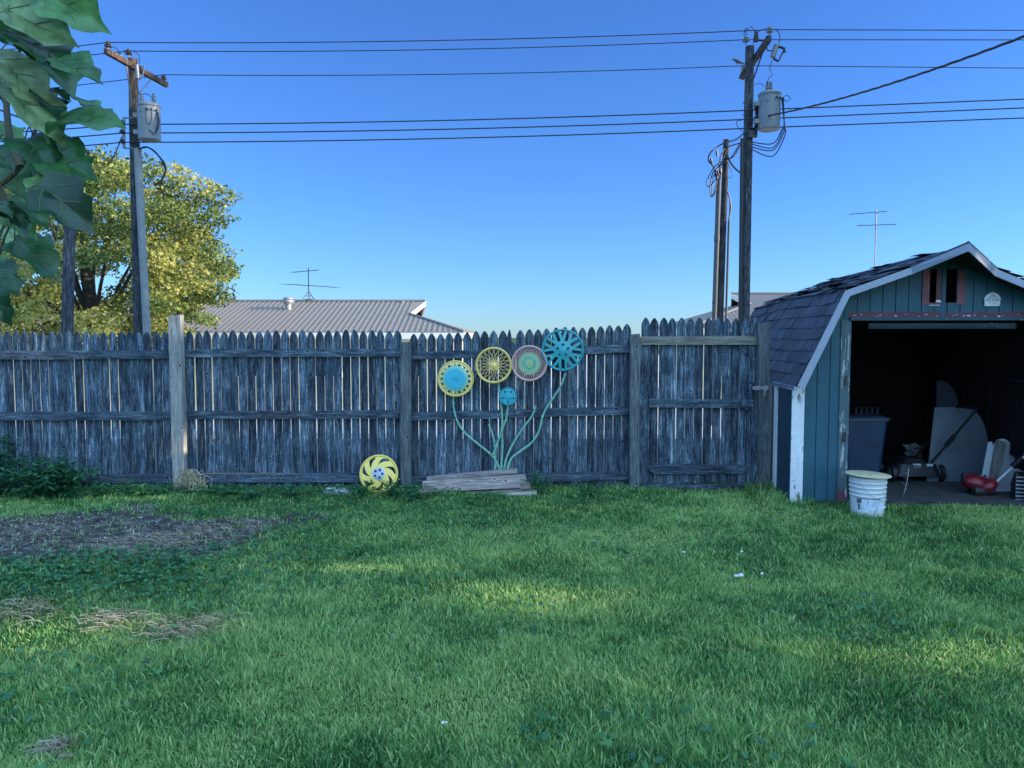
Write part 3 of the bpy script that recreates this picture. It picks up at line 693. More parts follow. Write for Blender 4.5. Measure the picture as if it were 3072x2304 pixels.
for w_ in np.arange(-.2, SL, .26):
    for s_ in (-1, 1):
        zz = 2.448+sag(1.37, w_)+.006*random.random(); V = []
        for q in (w_, w_+.27): V += [(1.37, q, zz), (1.37+s_*.13, q, zz-.045), (1.37+s_*.13, q, zz-.051)]
        mb.add(V, [(0,3,4,1),(1,4,5,2)], 0, (.9, .9, .95))
# torn tar paper edges near the break line
for k in range(9):
    w_ = .25+k*.33; s_ = random.uniform(.0, .35); ua = .42+s_*.3; z_ = roofz(ua)+.022+sag(ua, w_)
    P = [(ua+random.uniform(-.03, .03), w_+f*.45, z_+random.uniform(0, .02)+(.02 if f in (0, 1) else 0)) for f in (0, .25, .5, .75, 1)]
    V = []
    for p in P: V += [p, (p[0]+.15, p[1], p[2]+.048)]
    mb.add(V, [(2*i, 2*i+1, 2*i+3, 2*i+2) for i in range(4)], 0, (.35, .35, .4))
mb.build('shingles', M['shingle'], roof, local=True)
rk = [(-.018, -.25, 1.172), (.397, -.25, 2.069), (.98, -.25, 2.280), (1.34, -.562, 2.464), (1.757, -.25, 2.254), (2.343, -.25, 2.0), (2.758, -.25, 1.17)]
mb = MB(); n = len(rk); Hh = .062; inn = []
for i, p in enumerate(rk):
    a = Vector(rk[max(i-1, 0)]); b = Vector(rk[min(i+1, n-1)]); 
    def nrm(p_, q_): d = Vector((q_[0]-p_[0], 0, q_[2]-p_[2])).normalized(); return Vector((d.z, 0, -d.x))
    n1 = nrm(rk[max(i-1, 0)], rk[max(i-1, 0)+1]); n2 = nrm(rk[min(i, n-2)], rk[min(i, n-2)+1]); nn = (n1+n2).normalized(); nn = nn*(Hh/max(.5, nn.dot(n1)))
    if i == 0: nn = Vector((.07, 0, -.02))
    if i == n-1: nn = Vector((-.07, 0, -.02))
    inn.append((p[0]+nn.x, p[1], p[2]+nn.z))
for i in range(n-1):
    V = [rk[i], rk[i+1], inn[i+1], inn[i]]; V += [(a, b+.02, c_) for a, b, c_ in V]
    mb.add(V, [(0,3,2,1),(4,5,6,7),(0,1,5,4),(3,7,6,2),(0,4,7,3),(1,2,6,5)])
mb.build('rake_trim', M['fascia'], roof, local=True)
mb = MB(); mb.box2((-.045, -.25, 1.128), (-.022, .58, 1.168)); mb.build('eave_trim', M['fascia'], roof, local=True)
# plaque
pc = sl_(2978, 897, -.02); plq = thing('barn_plaque', sworld(pc[0], -.012, pc[1]), 'small white barn shaped plaque with dark lettering on the gable', 'plaque', rz=-SA)
k = .30/100*.5; hw_ = .078; mb = MB()
ol = [(-.070,-.066),(.070,-.066),(.070,-.006),(.080,-.001),(.074,.006),(.058,.038),(.026,.056),(0,.066),(-.026,.056),(-.058,.038),(-.074,.006),(-.080,-.001),(-.070,-.006)]
mb.prism(ol, lambda a, b, d: (a, d, b), -.006, 0); mb.build('board', M['white'], plq, local=True)
for x, z in ((0, .054), (-.058, -.054), (.058, -.054)): mb = MB(); mb.lathe([(0, -.0075), (.004, -.0075), (.004, -.0062)], lambda a, b, h_: (x+a, h_, z+b), 10); mb.build('screw', M['darksteel'], plq, local=True)
def text(body, size, loc, mat, parent, name='lettering', rot=(R(90), 0, 0), ext=.0006):
    cu = bpy.data.curves.new(name, 'FONT'); cu.body = body; cu.size = size; cu.extrude = ext; cu.align_x = 'CENTER'; cu.align_y = 'CENTER'; cu.resolution_u = 3
    to = bpy.data.objects.new('tmp', cu); C.objects.link(to); bpy.context.view_layer.update()
    me = bpy.data.meshes.new_from_object(to.evaluated_get(bpy.context.evaluated_depsgraph_get())); bpy.data.objects.remove(to); bpy.data.curves.remove(cu)
    me.materials.clear(); me.materials.append(mat); o = bpy.data.objects.new(name, me); C.objects.link(o); o.parent = parent; o.location = loc; o.rotation_euler = rot; return o
M['ink'] = paint('faded_dark_ink', (.06,.08,.12), .7)
for s_, z, sz in (('THE', .034, .020), ('LITTLE', .013, .024), ('RED BARN', -.010, .026)): text(s_, sz, (0, -.0072, z), M['ink'], plq)
mb = MB()
for z, w_ in ((-.030, .05), (-.038, .045), (-.048, .035)): mb.box((0, -.0065, z), (w_*2, .0012, .0018))
mb.build('fine_print', M['ink'], plq, local=True)

# ------------------------------------------------------------------ things in the shed
M['binblue'] = paint('blue_bin_plastic', (.006,.032,.08), .45)
p = at(2590, 1480, 8.45); Z0 = .035
bin_ = thing('trash_bin', (p.x, 8.55, Z0), 'tall blue plastic bin standing just inside the shed doorway', 'bin')
def taper(mb, w0, d0, w1, d1, z0, z1, r=.04, n=4, cx=0, cy=0, **kw):
    V = []; 
    for w_, d_, z in ((w0, d0, z0), (w1, d1, z1)):
        for sx, sy, a0 in ((1, 1, 0), (-1, 1, 90), (-1, -1, 180), (1, -1, 270)):
            for i in range(n): a = R(a0+90*i/(n-1)); V.append((cx+sx*(w_/2-r)+r*math.cos(a), cy+sy*(d_/2-r)+r*math.sin(a), z))
    N = 4*n; mb.add(V, [(i, (i+1) % N, N+(i+1) % N, N+i) for i in range(N)]+[tuple(range(N-1, -1, -1)), tuple(range(N, 2*N))], **kw)
tz = at(2600, 1255, 8.4).z-Z0
mb = MB(); taper(mb, .36, .36, .47, .45, 0, tz-.02, cx=-.04); mb.box((.06, -.215, tz*.62), (.09, .01, .01)); mb.build('body', M['binblue'], bin_, local=True)
mb = MB(); taper(mb, .50, .48, .50, .48, tz-.02, tz+.01, cx=-.03); taper(mb, .46, .44, .40, .38, tz+.01, tz+.03, cx=-.03); mb.build('lid', paint('navy_lid', (.02,.04,.07), .4), bin_, local=True)
# lawn mower
mp_ = at(2740, 1450, 8.5); mw = thing('lawn_mower', (mp_.x, 8.6, Z0), 'dark push lawn mower with a long handle in the shadow of the shed', 'lawn mower')
M['mowerblack'] = paint('dark_plastic', (.008,.009,.014), .5); M['label'] = paint('pale_label', (.45,.47,.5), .5)
mb = MB(); taper(mb, .52, .46, .44, .40, .07, .20, .08); taper(mb, .30, .30, .22, .22, .20, .25, .05); mb.build('deck', M['mowerblack'], mw, local=True)
for c_, z_ in (((-.03, -.22, .20), (.085, .004, .022)), ((.11, -.22, .195), (.07, .004, .026)), ((-.02, -.22, .172), (.07, .004, .006))): mb = MB(); mb.box(c_, z_); mb.build('label_strip', M['label'], mw, local=True)
mb = MB(); mb.prism([(-.064, .192), (-.046, .192), (-.055, .207)], lambda a, b, d: (a, d, b), -.224, -.2225); mb.build('warning_mark', M['mowerblack'], mw, local=True)
for x, y_ in ((.27, -.14), (-.27, -.14), (.27, .16), (-.27, .16)):
    mb = MB(); r_ = .095; mb.lathe([(r_, -.02), (r_*1.0, .02), (r_*.72, .024), (r_*.72, -.024)], lambda a, b, h_: (x+h_, y_+a, r_+b), 28, closed=True); wh = mb.build('wheel', M['black'], mw, local=True)
    mb = MB(); mb.lathe([(r_*.70, -.012), (r_*.70, .012), (.015, .02), (.015, -.02)], lambda a, b, h_: (x+h_, y_+a, r_+b), 20, closed=True); mb.build('rim', M['metalgrey'], wh, local=True)
ha = at(2766, 1422, 8.45); hb = at(2930, 1228, 8.1); mb = MB(); off = Vector((mp_.x, 8.6, Z0))
mb.tube([ha-off, (ha+hb)/2-off, hb-off], .013, 8); mb.tube([ha-off+Vector((0,.35,0)), (ha+hb)/2-off+Vector((0,.35,0)), hb-off+Vector((0,.35,0))], .013, 8)
mb.tube([hb-off, hb-off+Vector((0,.35,0))], .013, 8); mb.tube([ha.lerp(hb, .45)-off, ha.lerp(hb, .62)-off], .024, 8); mb.build('handle', M['black'], mw, True, True)
# crumpled white cloth
c0 = at(2740, 1358, 9.0); mb = MB(); n = 14; V = []
for i in range(n):
    for j in range(n):
        a, b = i/(n-1)-.5, j/(n-1)-.5; q = Vector((a*.19, 0, b*.20)); q.y = mnoise.noise(Vector((a*6, b*6, 1)))*.07; q.x += mnoise.noise(Vector((a*4, b*5, 7)))*.06-b*.05; q.z += mnoise.noise(Vector((a*5, b*4, 3)))*.06
        V.append(c0+q)
mb.add(V, [(i*n+j, (i+1)*n+j, (i+1)*n+j+1, i*n+j+1) for i in range(n-1) for j in range(n-1)])
mb.tube([c0+Vector((.0, 0, -.08)), c0+Vector((.02, .01, -.13)), c0+Vector((-.005, .0, -.18))], [.03, .02, .03], 8)
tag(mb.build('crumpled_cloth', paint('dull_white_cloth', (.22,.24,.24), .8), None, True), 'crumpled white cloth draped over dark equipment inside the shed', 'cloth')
mb = MB(); mb.tube([c0+Vector((.06, .12, .05)), c0+Vector((.05, .12, -.42)), c0+Vector((.05, .12, -1.08+c0.z-.0))][:2], .02, 8); mb.box(c0+Vector((0, .12, -.25)), (.3, .2, .3)); mb.tube([c0+Vector((-.1, .05, -.38)), c0+Vector((.2, .05, -.38))], .02)
tag(mb.build('engine_block', M['mowerblack']), 'dark boxy engine under the crumpled white cloth in the shed', 'machine')
# rounded white boards
def q2(x, y): return (2450+x/3.19, 1100+y/3.19)
def board(P, y, mat, label, th=.012, lean=.0, group='rounded pale cut out boards leaning in the shed'):
    mb = MB(); pts = [at(*q2(*p), y) for p in P]; z0 = min(p.z for p in pts)
    mb.prism([(p.x, p.z) for p in pts], lambda a, b, d: (a, d+(b-z0)*lean, b), y, y+th); return tag(mb.build('cutout_board', mat), label, 'board', group)
def arc(cx, cy, rx, ry, a0, a1, n=12): return [(cx+rx*math.cos(R(a)), cy-ry*math.sin(R(a))) for a in np.linspace(a0, a1, n)]
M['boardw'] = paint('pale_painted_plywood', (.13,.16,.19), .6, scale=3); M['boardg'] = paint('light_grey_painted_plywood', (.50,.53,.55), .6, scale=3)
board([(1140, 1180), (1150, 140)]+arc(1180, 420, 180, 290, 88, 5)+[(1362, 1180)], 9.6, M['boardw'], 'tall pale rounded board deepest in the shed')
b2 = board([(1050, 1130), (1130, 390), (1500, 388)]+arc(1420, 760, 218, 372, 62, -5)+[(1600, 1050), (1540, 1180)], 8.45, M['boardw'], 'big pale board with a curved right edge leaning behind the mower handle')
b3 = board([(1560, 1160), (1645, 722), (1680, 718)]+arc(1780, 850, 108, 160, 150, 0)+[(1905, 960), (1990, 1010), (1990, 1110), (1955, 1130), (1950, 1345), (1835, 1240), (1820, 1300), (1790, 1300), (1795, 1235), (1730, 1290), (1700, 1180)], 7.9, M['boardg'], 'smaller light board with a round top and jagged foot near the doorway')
mb = MB(); pts = [at(*q2(*p), 7.85) for p in ((1660, 1100), (1735, 700), (1812, 722), (1728, 1110))]; mb.prism([(p.x, p.z) for p in pts], lambda a, b, d: (a, d, b), 7.85, 7.885, c=(.3,.1,.5))
tag(mb.build('wooden_stake', M['newpost']), 'bare wooden stake standing against the light round topped board', 'stake')
mb = MB(); mb.box2(at(*q2(1640, 600), 9.3), at(*q2(2100, 170), 9.3)+Vector((0, .03, 0)), c=(.3,.25,.5)); mb.box2(at(*q2(1760, 1150), 9.3), at(*q2(2100, 595), 9.3)+Vector((0, .03, 0)), c=(.8,.25,.5))
tag(mb.build('plywood_sheet', wood('brown_plywood', 2, (.07,.06,.05), (.10,.09,.075), (.15,.13,.11), knots=False)), 'brown plywood sheet standing at the right inside the shed', 'board')
# power shovel
M['redplastic'] = paint('red_plastic', (.20,.008,.018), .35); pa = at(*q2(1560, 1170), 7.75)
ps = thing('power_tiller', (pa.x, 7.75, 0.0), 'red powered garden tool with a silver shaft and black grip at the shed doorway', 'power tool')
def lump(mb, c_, r3, seed=0, n=14, m_=12, rot=None, amp=.08):
    V = []; 
    for i in range(m_+1):
        for j in range(n):
            th = math.pi*i/m_; ph = 2*math.pi*j/n; d = Vector((math.sin(th)*math.cos(ph), math.sin(th)*math.sin(ph), math.cos(th)))
            s_ = 1+amp*mnoise.noise(d*1.8+Vector((seed, 0, 0))); q = Vector((d.x*r3[0], d.y*r3[1], d.z*r3[2]))*s_
            if rot is not None: q = rot @ q
            V.append(q+Vector(c_))
    mb.add(V, [(i*n+j, (i+1)*n+j, (i+1)*n+(j+1) % n, i*n+(j+1) % n) for i in range(m_) for j in range(n)])
ry_ = Matrix.Rotation(R(-30), 3, 'Y')
mb = MB(); lump(mb, (.0, .05, .14), (.155, .11, .09), 2, rot=Matrix.Rotation(R(15), 3, 'Y')); lump(mb, (.07, -.02, .13), (.10, .08, .065), 5, rot=ry_); mb.tube([(.06, -.03, .12), (.13, -.03, .185)], [.05, .028], 12); mb.build('housing', M['redplastic'], ps, True, True)
mb = MB(); mb.tube([(-.13, .05, .16), (-.155, .04, .24)], [.028, .018], 8); mb.tube([(.03, .0, .18), (.055, .0, .235)], [.02, .014], 8); mb.lathe([(.03, -.12), (.075, -.10), (.075, .10), (.03, .12)], lambda a, b, h_: (h_+.02, a, .075+b*.9), 14); mb.build('rotor', M['black'], ps, True, True)
sa = at(*q2(1690, 1130), 7.73); sb_ = at(*q2(2060, 800), 7.45); off = Vector(ps.location)
mb = MB(); mb.tube([sa-off, sb_-off], .0125, 10); mb.build('shaft', paint('polished_shaft', (.8,.82,.85), .3, 0), ps, True, True)
mb = MB(); g1 = at(*q2(1880, 955), 7.58)-off; g2 = at(*q2(1975, 870), 7.52)-off; mb.tube([g1, g2], [.035, .03], 10); mb.tube([g2+Vector((0,0,.03)), g2+Vector((.06, 0, .09)), g2+Vector((.12, 0, .02))], .016, 8); mb.build('grip', M['black'], ps, True, True)
# dark panel and striped bag at the frame edge
mb = MB(); P = [(1862, 840), (1885, 628), (2120, 640), (2120, 890), (1950, 890)]; pts = [at(*q2(*p), 7.8) for p in P]; mb.prism([(p.x, p.z) for p in pts], lambda a, b, d: (a, d, b), 7.8, 7.83)
tag(mb.build('black_panel', M['mowerblack']), 'black rectangular panel above the white round topped board at the right edge', 'panel')
bp = at(*q2(2010, 1390), 7.5); bag = thing('striped_bag', (bp.x, 7.55, 0), 'black and white striped bag at the right edge of the doorway', 'bag')
mb = MB(); taper(mb, .22, .12, .24, .10, 0, .16, .04); taper(mb, .24, .10, .20, .05, .16, .30, .02); mb.build('sack', M['black'], bag, local=True)
for k in range(7):
    z = .03+k*.037; mb = MB(); P = [(-.125+.01*(k > 4), z), (.1, z-.012), (.1, z+.004), (-.123+.01*(k > 4), z+.016)]; mb.prism(P, lambda a, b, d: (a, d, b), -.064+.012*(k > 4), -.060+.012*(k > 4)); mb.build('stripe', M['label'], bag, local=True)
# junk on the bin, twig
s0 = at(2605, 1240, 8.55)
for k in range(5): mb = MB(); mb.lathe([(0, -.06), (.024, -.06), (.024, .05), (.026, .055), (.024, .06), (0, .06)], lambda a, b, h_: (s0.x-.12+k*.06+a, 8.6+b, s0.z+h_+.006), 14); tag(mb.build('paint_tin', paint('dusky_tin', (.006,.005,.012), .5), None, True), 'small dim tin in the row on the lid of the blue bin', 'tin', 'small tins on the bin lid')
mb = MB(); mb.tube(catmull([gr(2705, 1500, .0), at(2712, 1480, 7.5), at(2722, 1440, 7.5), at(2726, 1404, 7.5)], 4), [.003]*12+[.002], 5)
for k in range(4): a = at(2714+k*3, 1470-k*16, 7.5); mb.tube([a, a+Vector((random.choice((-1, 1))*.03, 0, .02))], .001, 4)
tag(mb.build('dry_twig', M['label']), 'thin dry twig sticking up at the shed threshold behind the bucket', 'twig')

# ------------------------------------------------------------------ bucket
bb = gr(2622, 1556); BY = bb.y+.14
bk = thing('bucket', (bb.x, BY, 0), 'white ribbed plastic bucket with a paper label, in the grass by the shed', 'bucket')
M['bucket'] = paint('white_bucket_plastic', (.66,.67,.67), .38, var=.04, scale=4, dirt=(.45,.48,.45), dirtamt=.35, dscale=5)
bh = at(2622, 1437, BY-.15).z; rt, rb = .160, .137
prf = [(0, 0), (rb-.01, 0), (rb, .01)]; 
for i in range(1, 60):
    z = bh*i/60; r_ = rb+(rt-rb)*min(1, z/bh*1.1); zz = z/bh
    if zz > .5:
        k = (zz-.5)/.5; r_ += .007*max(0, math.sin(k*math.pi*2*4.5))**2*(1 if k < .93 else 0)
    prf.append((r_, z))
prf += [(rt+.002, bh), (rt-.004, bh), (rt-.004, bh-.02)]
mb = MB(); mb.lathe(prf, lambda x, y_, h_: (x, y_, h_), 56); mb.build('body', M['bucket'], bk, True, True)
M['labelpaper'], t_, b_ = newmat('printed_paper_label'); _v = mapped(t_, (1,1,1), False)
_n = noise(t_, mapped(t_, (90,90,420), False), 1, 3, .6); _n2 = noise(t_, mapped(t_, (22,22,14), False), 1, 2, .5)
_r = ramp(t_, [(.46, (.30,.36,.46)), (.52, (.66,.72,.80))]); t_.links.new(_n, _r.inputs[0]); _r2 = ramp(t_, [(.47, (0,)*3), (.52, (1,)*3)]); t_.links.new(_n2, _r2.inputs[0])
t_.links.new(mix(t_, 'MIX', _r2.outputs[0], (.66,.72,.80), _r.outputs[0]), b_.inputs['Base Color']); b_.inputs['Roughness'].default_value = .5
def wrap(mb, a0, a1, z0, z1, dr, n=24):
    V = []
    for i in range(n+1):
        a = R(a0+(a1-a0)*i/n)
        for z in (z0, z1): r_ = rb+(rt-rb)*min(1, z/bh*1.1)+dr; V += [(r_*math.sin(a), -r_*math.cos(a), z), ((r_-.0008)*math.sin(a), -(r_-.0008)*math.cos(a), z)]
    mb.add(V, [(4*i, 4*i+4, 4*i+6, 4*i+2) for i in range(n)]+[(4*i+1, 4*i+3, 4*i+7, 4*i+5) for i in range(n)])
mb = MB(); wrap(mb, -62, 88, .05, bh*.48, .0015); lb = mb.build('label', M['labelpaper'], bk, True, True)
mb = MB(); wrap(mb, -64, 20, bh*.485, bh*.495, .004); mb.build('black_band', M['black'], bk, True, True)
mb = MB(); wrap(mb, -60, -44, .135, bh*.47, .0026, 8); lb2 = mb.build('black_square', M['black'], lb, True, True)
mb = MB()
for z, a0, a1 in ((.175, -56, -48), (.163, -57, -50), (.150, -57, -46)): wrap(mb, a0, a1, z, z+.004, .0036, 4)
mb.build('white_lines', M['label'], lb, True, True)
mb = MB()
for z, a0, a1 in ((.120, -58, -54), (.112, -57, -51), (.100, -55, -50), (.090, -57, -53), (.082, -54, -49), (.074, -56, -50), (.106, -51, -48)): wrap(mb, a0, a1, z, z+.011, .0024, 4)
mb.build('black_mark', M['black'], lb, True, True)
def ba(a, z, dr=.006): r_ = rb+(rt-rb)*min(1, z/bh*1.1)+dr; return Vector((r_*math.sin(R(a)), -r_*math.cos(R(a)), z))
mb = MB(); mb.tube(catmull([ba(-42, bh*.87), ba(-30, bh*.72), ba(-8, bh*.56), ba(20, bh*.46), ba(40, bh*.44)], 6), .0017, 6); mb.build('wire_handle', M['steel'], bk, True, True)
mb = MB(); mb.tube(catmull([ba(86, bh*.72), ba(90, bh*.60, .02), ba(90, bh*.42, .03), ba(84, bh*.28, .012)], 6), .002, 6); mb.build('wire_handle', M['steel'], bk, True, True)
mb = MB(); mb.tube([ba(30, bh*.235, .008), ba(62, bh*.25, .008)], .006, 8); mb.build('hand_grip', M['white'], bk, True, True); mb = MB(); mb.tube([ba(22, bh*.45, .009), ba(50, bh*.455, .009)], .0045, 8); mb.build('hand_grip', M['white'], bk, True, True)
mb = MB(); mb.box(ba(-42, bh*.87, .002), (.028, .008, .016)); mb.build('handle_ear', M['bucket'], bk, local=True)
dsc = at(2620, 1429, BY); mb = MB(); Rt = Matrix.Rotation(R(2.2), 3, 'Y')
DR = .196; mb.lathe([(.036, .0), (.036, .008), (DR-.004, .010), (DR, .007), (DR, .001), (DR-.004, -.002), (.036, -.002), (.036, 0)], lambda x, y_, h_: Rt @ Vector((x, y_, h_))+Vector((bb.x, BY, bh+.010)), 64)
sp_ = mb.build('spool_flange', paint('stained_yellow_cream_wood', (.62,.54,.32), .6, scale=7, var=.15, dirt=(.50,.47,.38)), None, True); tag(sp_, 'flat round cream disc with a dark centre hole lying on the white bucket', 'disc')
mb = MB(); mb.lathe([(0, -.004), (.0355, -.004)], lambda x, y_, h_: Rt @ Vector((x, y_, h_))+Vector((bb.x, BY, bh+.010)), 24); mb.build('centre_hole', M['black'], sp_)

# ------------------------------------------------------------------ utility poles
def ul(mb, pts, r, **k): mb.tube(catmull(pts, 6), r, 6, **k)
def insulator(mb, base, h=.22, r=.085, n=3):
    x, y, z = base; pr = [(.02, 0), (.02, h*.35)]
    for k in range(n): a = h*(.35+.6*k/n); pr += [(r*(1-.18*k), a), (r*(.95-.18*k), a+h*.07), (.035, a+h*.16)]
    pr.append((.03, h)); pr.append((0, h+.01)); mb.lathe(pr, lambda a, b, c_: (x+a, y+b, z+c_), 12)
def bushing(mb, base, h, r=.05, n=6):
    x, y, z = base; pr = []
    for k in range(n): a = h*k/n; s_ = 1-.4*k/n; pr += [(r*s_, a), (r*s_*.95, a+h*.05), (r*s_*.55, a+h*.08), (r*s_*.55, a+h*.15)]
    pr.append((0.01, h)); mb.lathe(pr, lambda a, b, c_: (x+a, y+b, z+c_), 12)
def transformer(parent, top, bot, y, pxl, pxr, nb, label=None):
    c_ = at((pxl+pxr)/2, (top+bot)/2, y); r = (at(pxr, top, y).x-at(pxl, top, y).x)/2; z1 = at(pxl, top, y).z; z0 = at(pxl, bot, y).z
    mb = MB(); L = lambda a, b, h_: (c_.x+a, y+b, h_)
    mb.lathe([(0, z0+.01), (r*.9, z0), (r*.96, z0+.015), (r*.97, z1-.07), (r*1.03, z1-.06), (r*1.04, z1-.02), (r*.9, z1+.02), (r*.4, z1+.05), (0, z1+.055)], L, 36)
    tr = mb.build('transformer', M['transf'], parent, True)
    mb = MB(); mb.box((c_.x-r*.45, y-r*.9, z1-.2), (.05, .03, .06)); mb.box((c_.x-r-.03, y, z0+.2), (.14, .12, .1)); mb.box((c_.x-r-.03, y, z1-.25), (.14, .12, .1)); mb.build('bracket', M['metalgrey'], tr)
    for dx in nb: mb = MB(); bushing(mb, (c_.x+dx, y, z1+.02), .26, .06); mb.build('bushing', M['gceramic'], tr, True)
    mb = MB()
    for k in range(3): mb.tube([(c_.x+r*(.3+.3*k), y-r*math.sqrt(max(0, 1-(.3+.3*k)**2)), z1-.17), (c_.x+r*(.34+.34*k), y-r*math.sqrt(max(0, 1-(.3+.3*k)**2))-.07, z1-.17)], .02, 6)
    mb.build('terminal', M['darksteel'], tr)
    return c_, r, z0, z1, tr
# --- left pole
YP = 19.1
a = at(398.7, 177, YP); b = at(416, 1001, YP)
pl_ = thing('utility_pole', (b.x, YP, -.9), 'tall utility pole with a crossarm and pale transformer at the left of the yard', 'utility pole', 'utility poles along the alley')
def polecyl(parent, a, b, r0, r1, zb, zt, mat, name='pole'):
    mb = MB(); pts = []; n = 14
    for i in range(n+1):
        z = zb+(zt-zb)*i/n; f = (z-b.z)/(a.z-b.z); pts.append((b.x+(a.x-b.x)*f, a.y, z))
    mb.tube(pts, [r0+(r1-r0)*i/n for i in range(n+1)], 16, c=rc()); return mb.build(name, mat, parent, True)
zs = at(400, 329, YP).z; zt_ = a.z
polecyl(pl_, a, b, .125, .115, -.9, zs-.85, M['pole']); 
f = lambda z: b.x+(a.x-b.x)*(z-b.z)/(a.z-b.z)
mb = MB(); mb.tube([(f(zs-.85), YP, zs-.85), (f(zs), YP, zs)], .117, 16, c=rc()); tag(mb.build('shaded_band', M['poleshade'], pl_, True), 'dark section, shade put into its colour')  # band below the sunlit top: its shade is put into the colour
mb = MB(); mb.tube([(f(zs), YP, zs), (f(zt_), YP, zt_)], [.112, .104], 16, c=rc()); mb.build('pole_top', M['poletop'], pl_, True)  # sunlit look of the pole top is put into this brown
e0 = at(317, 153, 17.95); e1 = at(500, 255, 20.3)
def beam(mb, p, q, w_, h_, **k):
    p = Vector(p); q = Vector(q); d = (q-p); rot = d.to_track_quat('Y', 'Z').to_matrix(); mb.box((p+q)/2, (w_, d.length, h_), rot, **k)
mb = MB(); beam(mb, e0+Vector((.0, 0, 0)), e1, .10, .12, c=rc()); mb.build('crossarm', M['poletop'], pl_)
mb = MB(); pc_ = Vector((f(zt_-.95), YP-.1, zt_-1.05)); mb.tube([e0.lerp(e1, .3), pc_], .018, 6); mb.tube([e0.lerp(e1, .75), pc_], .018, 6); mb.build('crossarm_brace', M['metalgrey'], pl_)
for q in (at(324, 150, 18.1), at(386, 172, 19.0), at(491, 247, 20.2)):
    mb = MB(); insulator(mb, q, .2); mb.build('insulator', M['ceramic'], pl_, True)
# fuse cutout
fa = at(410, 195, 18.6); fb = at(413, 236, 18.6); mb = MB(); mb.tube([fa, fb], .05, 10); mb.tube([fa+Vector((.02, 0, 0)), at(433, 200, 18.6)], .02, 6); mb.tube([fb+Vector((.02, 0, 0)), at(424, 236, 18.6)], .02, 6); mb.tube([at(433, 203, 18.6), at(426, 234, 18.6)], .015, 6); mb.build('fuse_cutout', M['gceramic'], pl_, True)
mb = MB(); mb.tube([at(360, 168, 18.6), at(364, 176, 18.6)], .05, 8); mb.build('lightning_arrester', M['gceramic'], pl_, True)
cT, rT, z0T, z1T, tr = transformer(pl_, 314, 422, 18.7, 415, 481, (-.17, .12))
mb = MB()
for o_, s_ in ((0, 1), (.03, .9), (-.03, 1.1)):
    ul(mb, [(cT.x+rT*.95, 18.6+o_, z1T-.2), (cT.x+rT*1.15*s_, 18.5, z1T-.5), (cT.x+rT*.9, 18.45, z0T+.1), (cT.x+.1, 18.45, z0T+.2)], .010)
ul(mb, [(cT.x+.05, 18.4, z1T-.15), (cT.x+.08, 18.38, z1T-.5), (cT.x+.18, 18.38, z1T-.5), (cT.x+.2, 18.4, z1T-.2)], .009)
ul(mb, [at(330, 139, 18.1), at(350, 146, 18.4), at(362, 165, 18.6)], .009); ul(mb, [at(398, 153, 19), at(415, 163, 18.8), at(420, 190, 18.6)], .009); ul(mb, [at(376, 150, 19), at(355, 166, 18.6), at(372, 195, 18.7), at(403, 196, 18.7)], .009)
ul(mb, [at(386, 190, 18.9), at(403, 245, 18.85), at(421, 285, 18.7)], .009); ul(mb, [at(421, 285, 18.7), at(440, 282, 18.7), at(455, 292, 18.7)], .009)
mb.build('leads', M['wire'], pl_, True)
# secondary rack
mb = MB(); mb.tube([at(371, 353, 19), at(372, 444, 19)], .035, 6); 
for yy in (353, 444): mb.tube([at(372, yy, 19), at(400, yy+2, 19)], .02, 6)
mb.build('rack', M['metalgrey'], pl_)
for yy in (368, 395, 424): mb = MB(); c_ = at(366, yy, 18.95); insulator(mb, (c_.x, c_.y, c_.z-.06), .12, .07, 2); mb.build('rack_insulator', M['ceramic'], pl_, True)
# conduit riser
mb = MB(); ca_ = at(414, 446, 18.95); cb_ = at(439, 1001, 18.9)
pts = []
for i in range(9): z = -.9+(ca_.z+.9)*i/8; ff = (z-cb_.z)/(ca_.z-cb_.z); pts.append((cb_.x+(ca_.x-cb_.x)*ff, 18.93, z))
mb.tube(pts, .092, 14); 
for z in (pts[3][2], pts[5][2], pts[7][2]): ff = (z-cb_.z)/(ca_.z-cb_.z); mb.tube([(cb_.x+(ca_.x-cb_.x)*ff, 18.93, z), (cb_.x+(ca_.x-cb_.x)*ff, 18.93, z+.05)], .098, 14)
mb.build('conduit', M['conduit'], pl_, True)
mb = MB(); ul(mb, [at(416, 447, 18.9), at(440, 441, 18.9), at(470, 460, 18.9), at(494, 500, 18.9), at(492, 530, 18.9), at(466, 556, 18.9)], .02); ul(mb, [at(416, 447, 18.85), at(446, 443, 18.85), at(480, 472, 18.85), at(498, 505, 18.85), at(480, 548, 18.85)], .02); mb.build('drip_loop', M['wire'], pl_, True)

# --- right pole
a2 = at(2249.7, 140, YP); b2_ = at(2233, 961, YP)
pr_ = thing('utility_pole', (b2_.x, YP, -.9), 'tall dark utility pole with a steep crossarm and transformer, left of the shed', 'utility pole', 'utility poles along the alley')
polecyl(pr_, a2, b2_, .135, .105, -.9, a2.z, M['pole'])
f2 = lambda z: b2_.x+(a2.x-b2_.x)*(z-b2_.z)/(a2.z-b2_.z)
c0_ = at(2307, 115, 17.85); c1_ = at(2232, 226, 20.4); mb = MB(); beam(mb, c0_, c1_, .11, .13, c=rc()); mb.build('crossarm', M['pole'], pr_)
mb = MB(); mb.tube([at(2287, 160, 18.4), at(2261, 236, 18.95)], .018, 6); mb.build('crossarm_brace', M['darksteel'], pr_)
for q in (at(2309, 106, 17.95), at(2238, 133, 18.95), at(2231, 215, 20.3)): mb = MB(); insulator(mb, q, .2); mb.build('insulator', M['gceramic'], pr_, True)
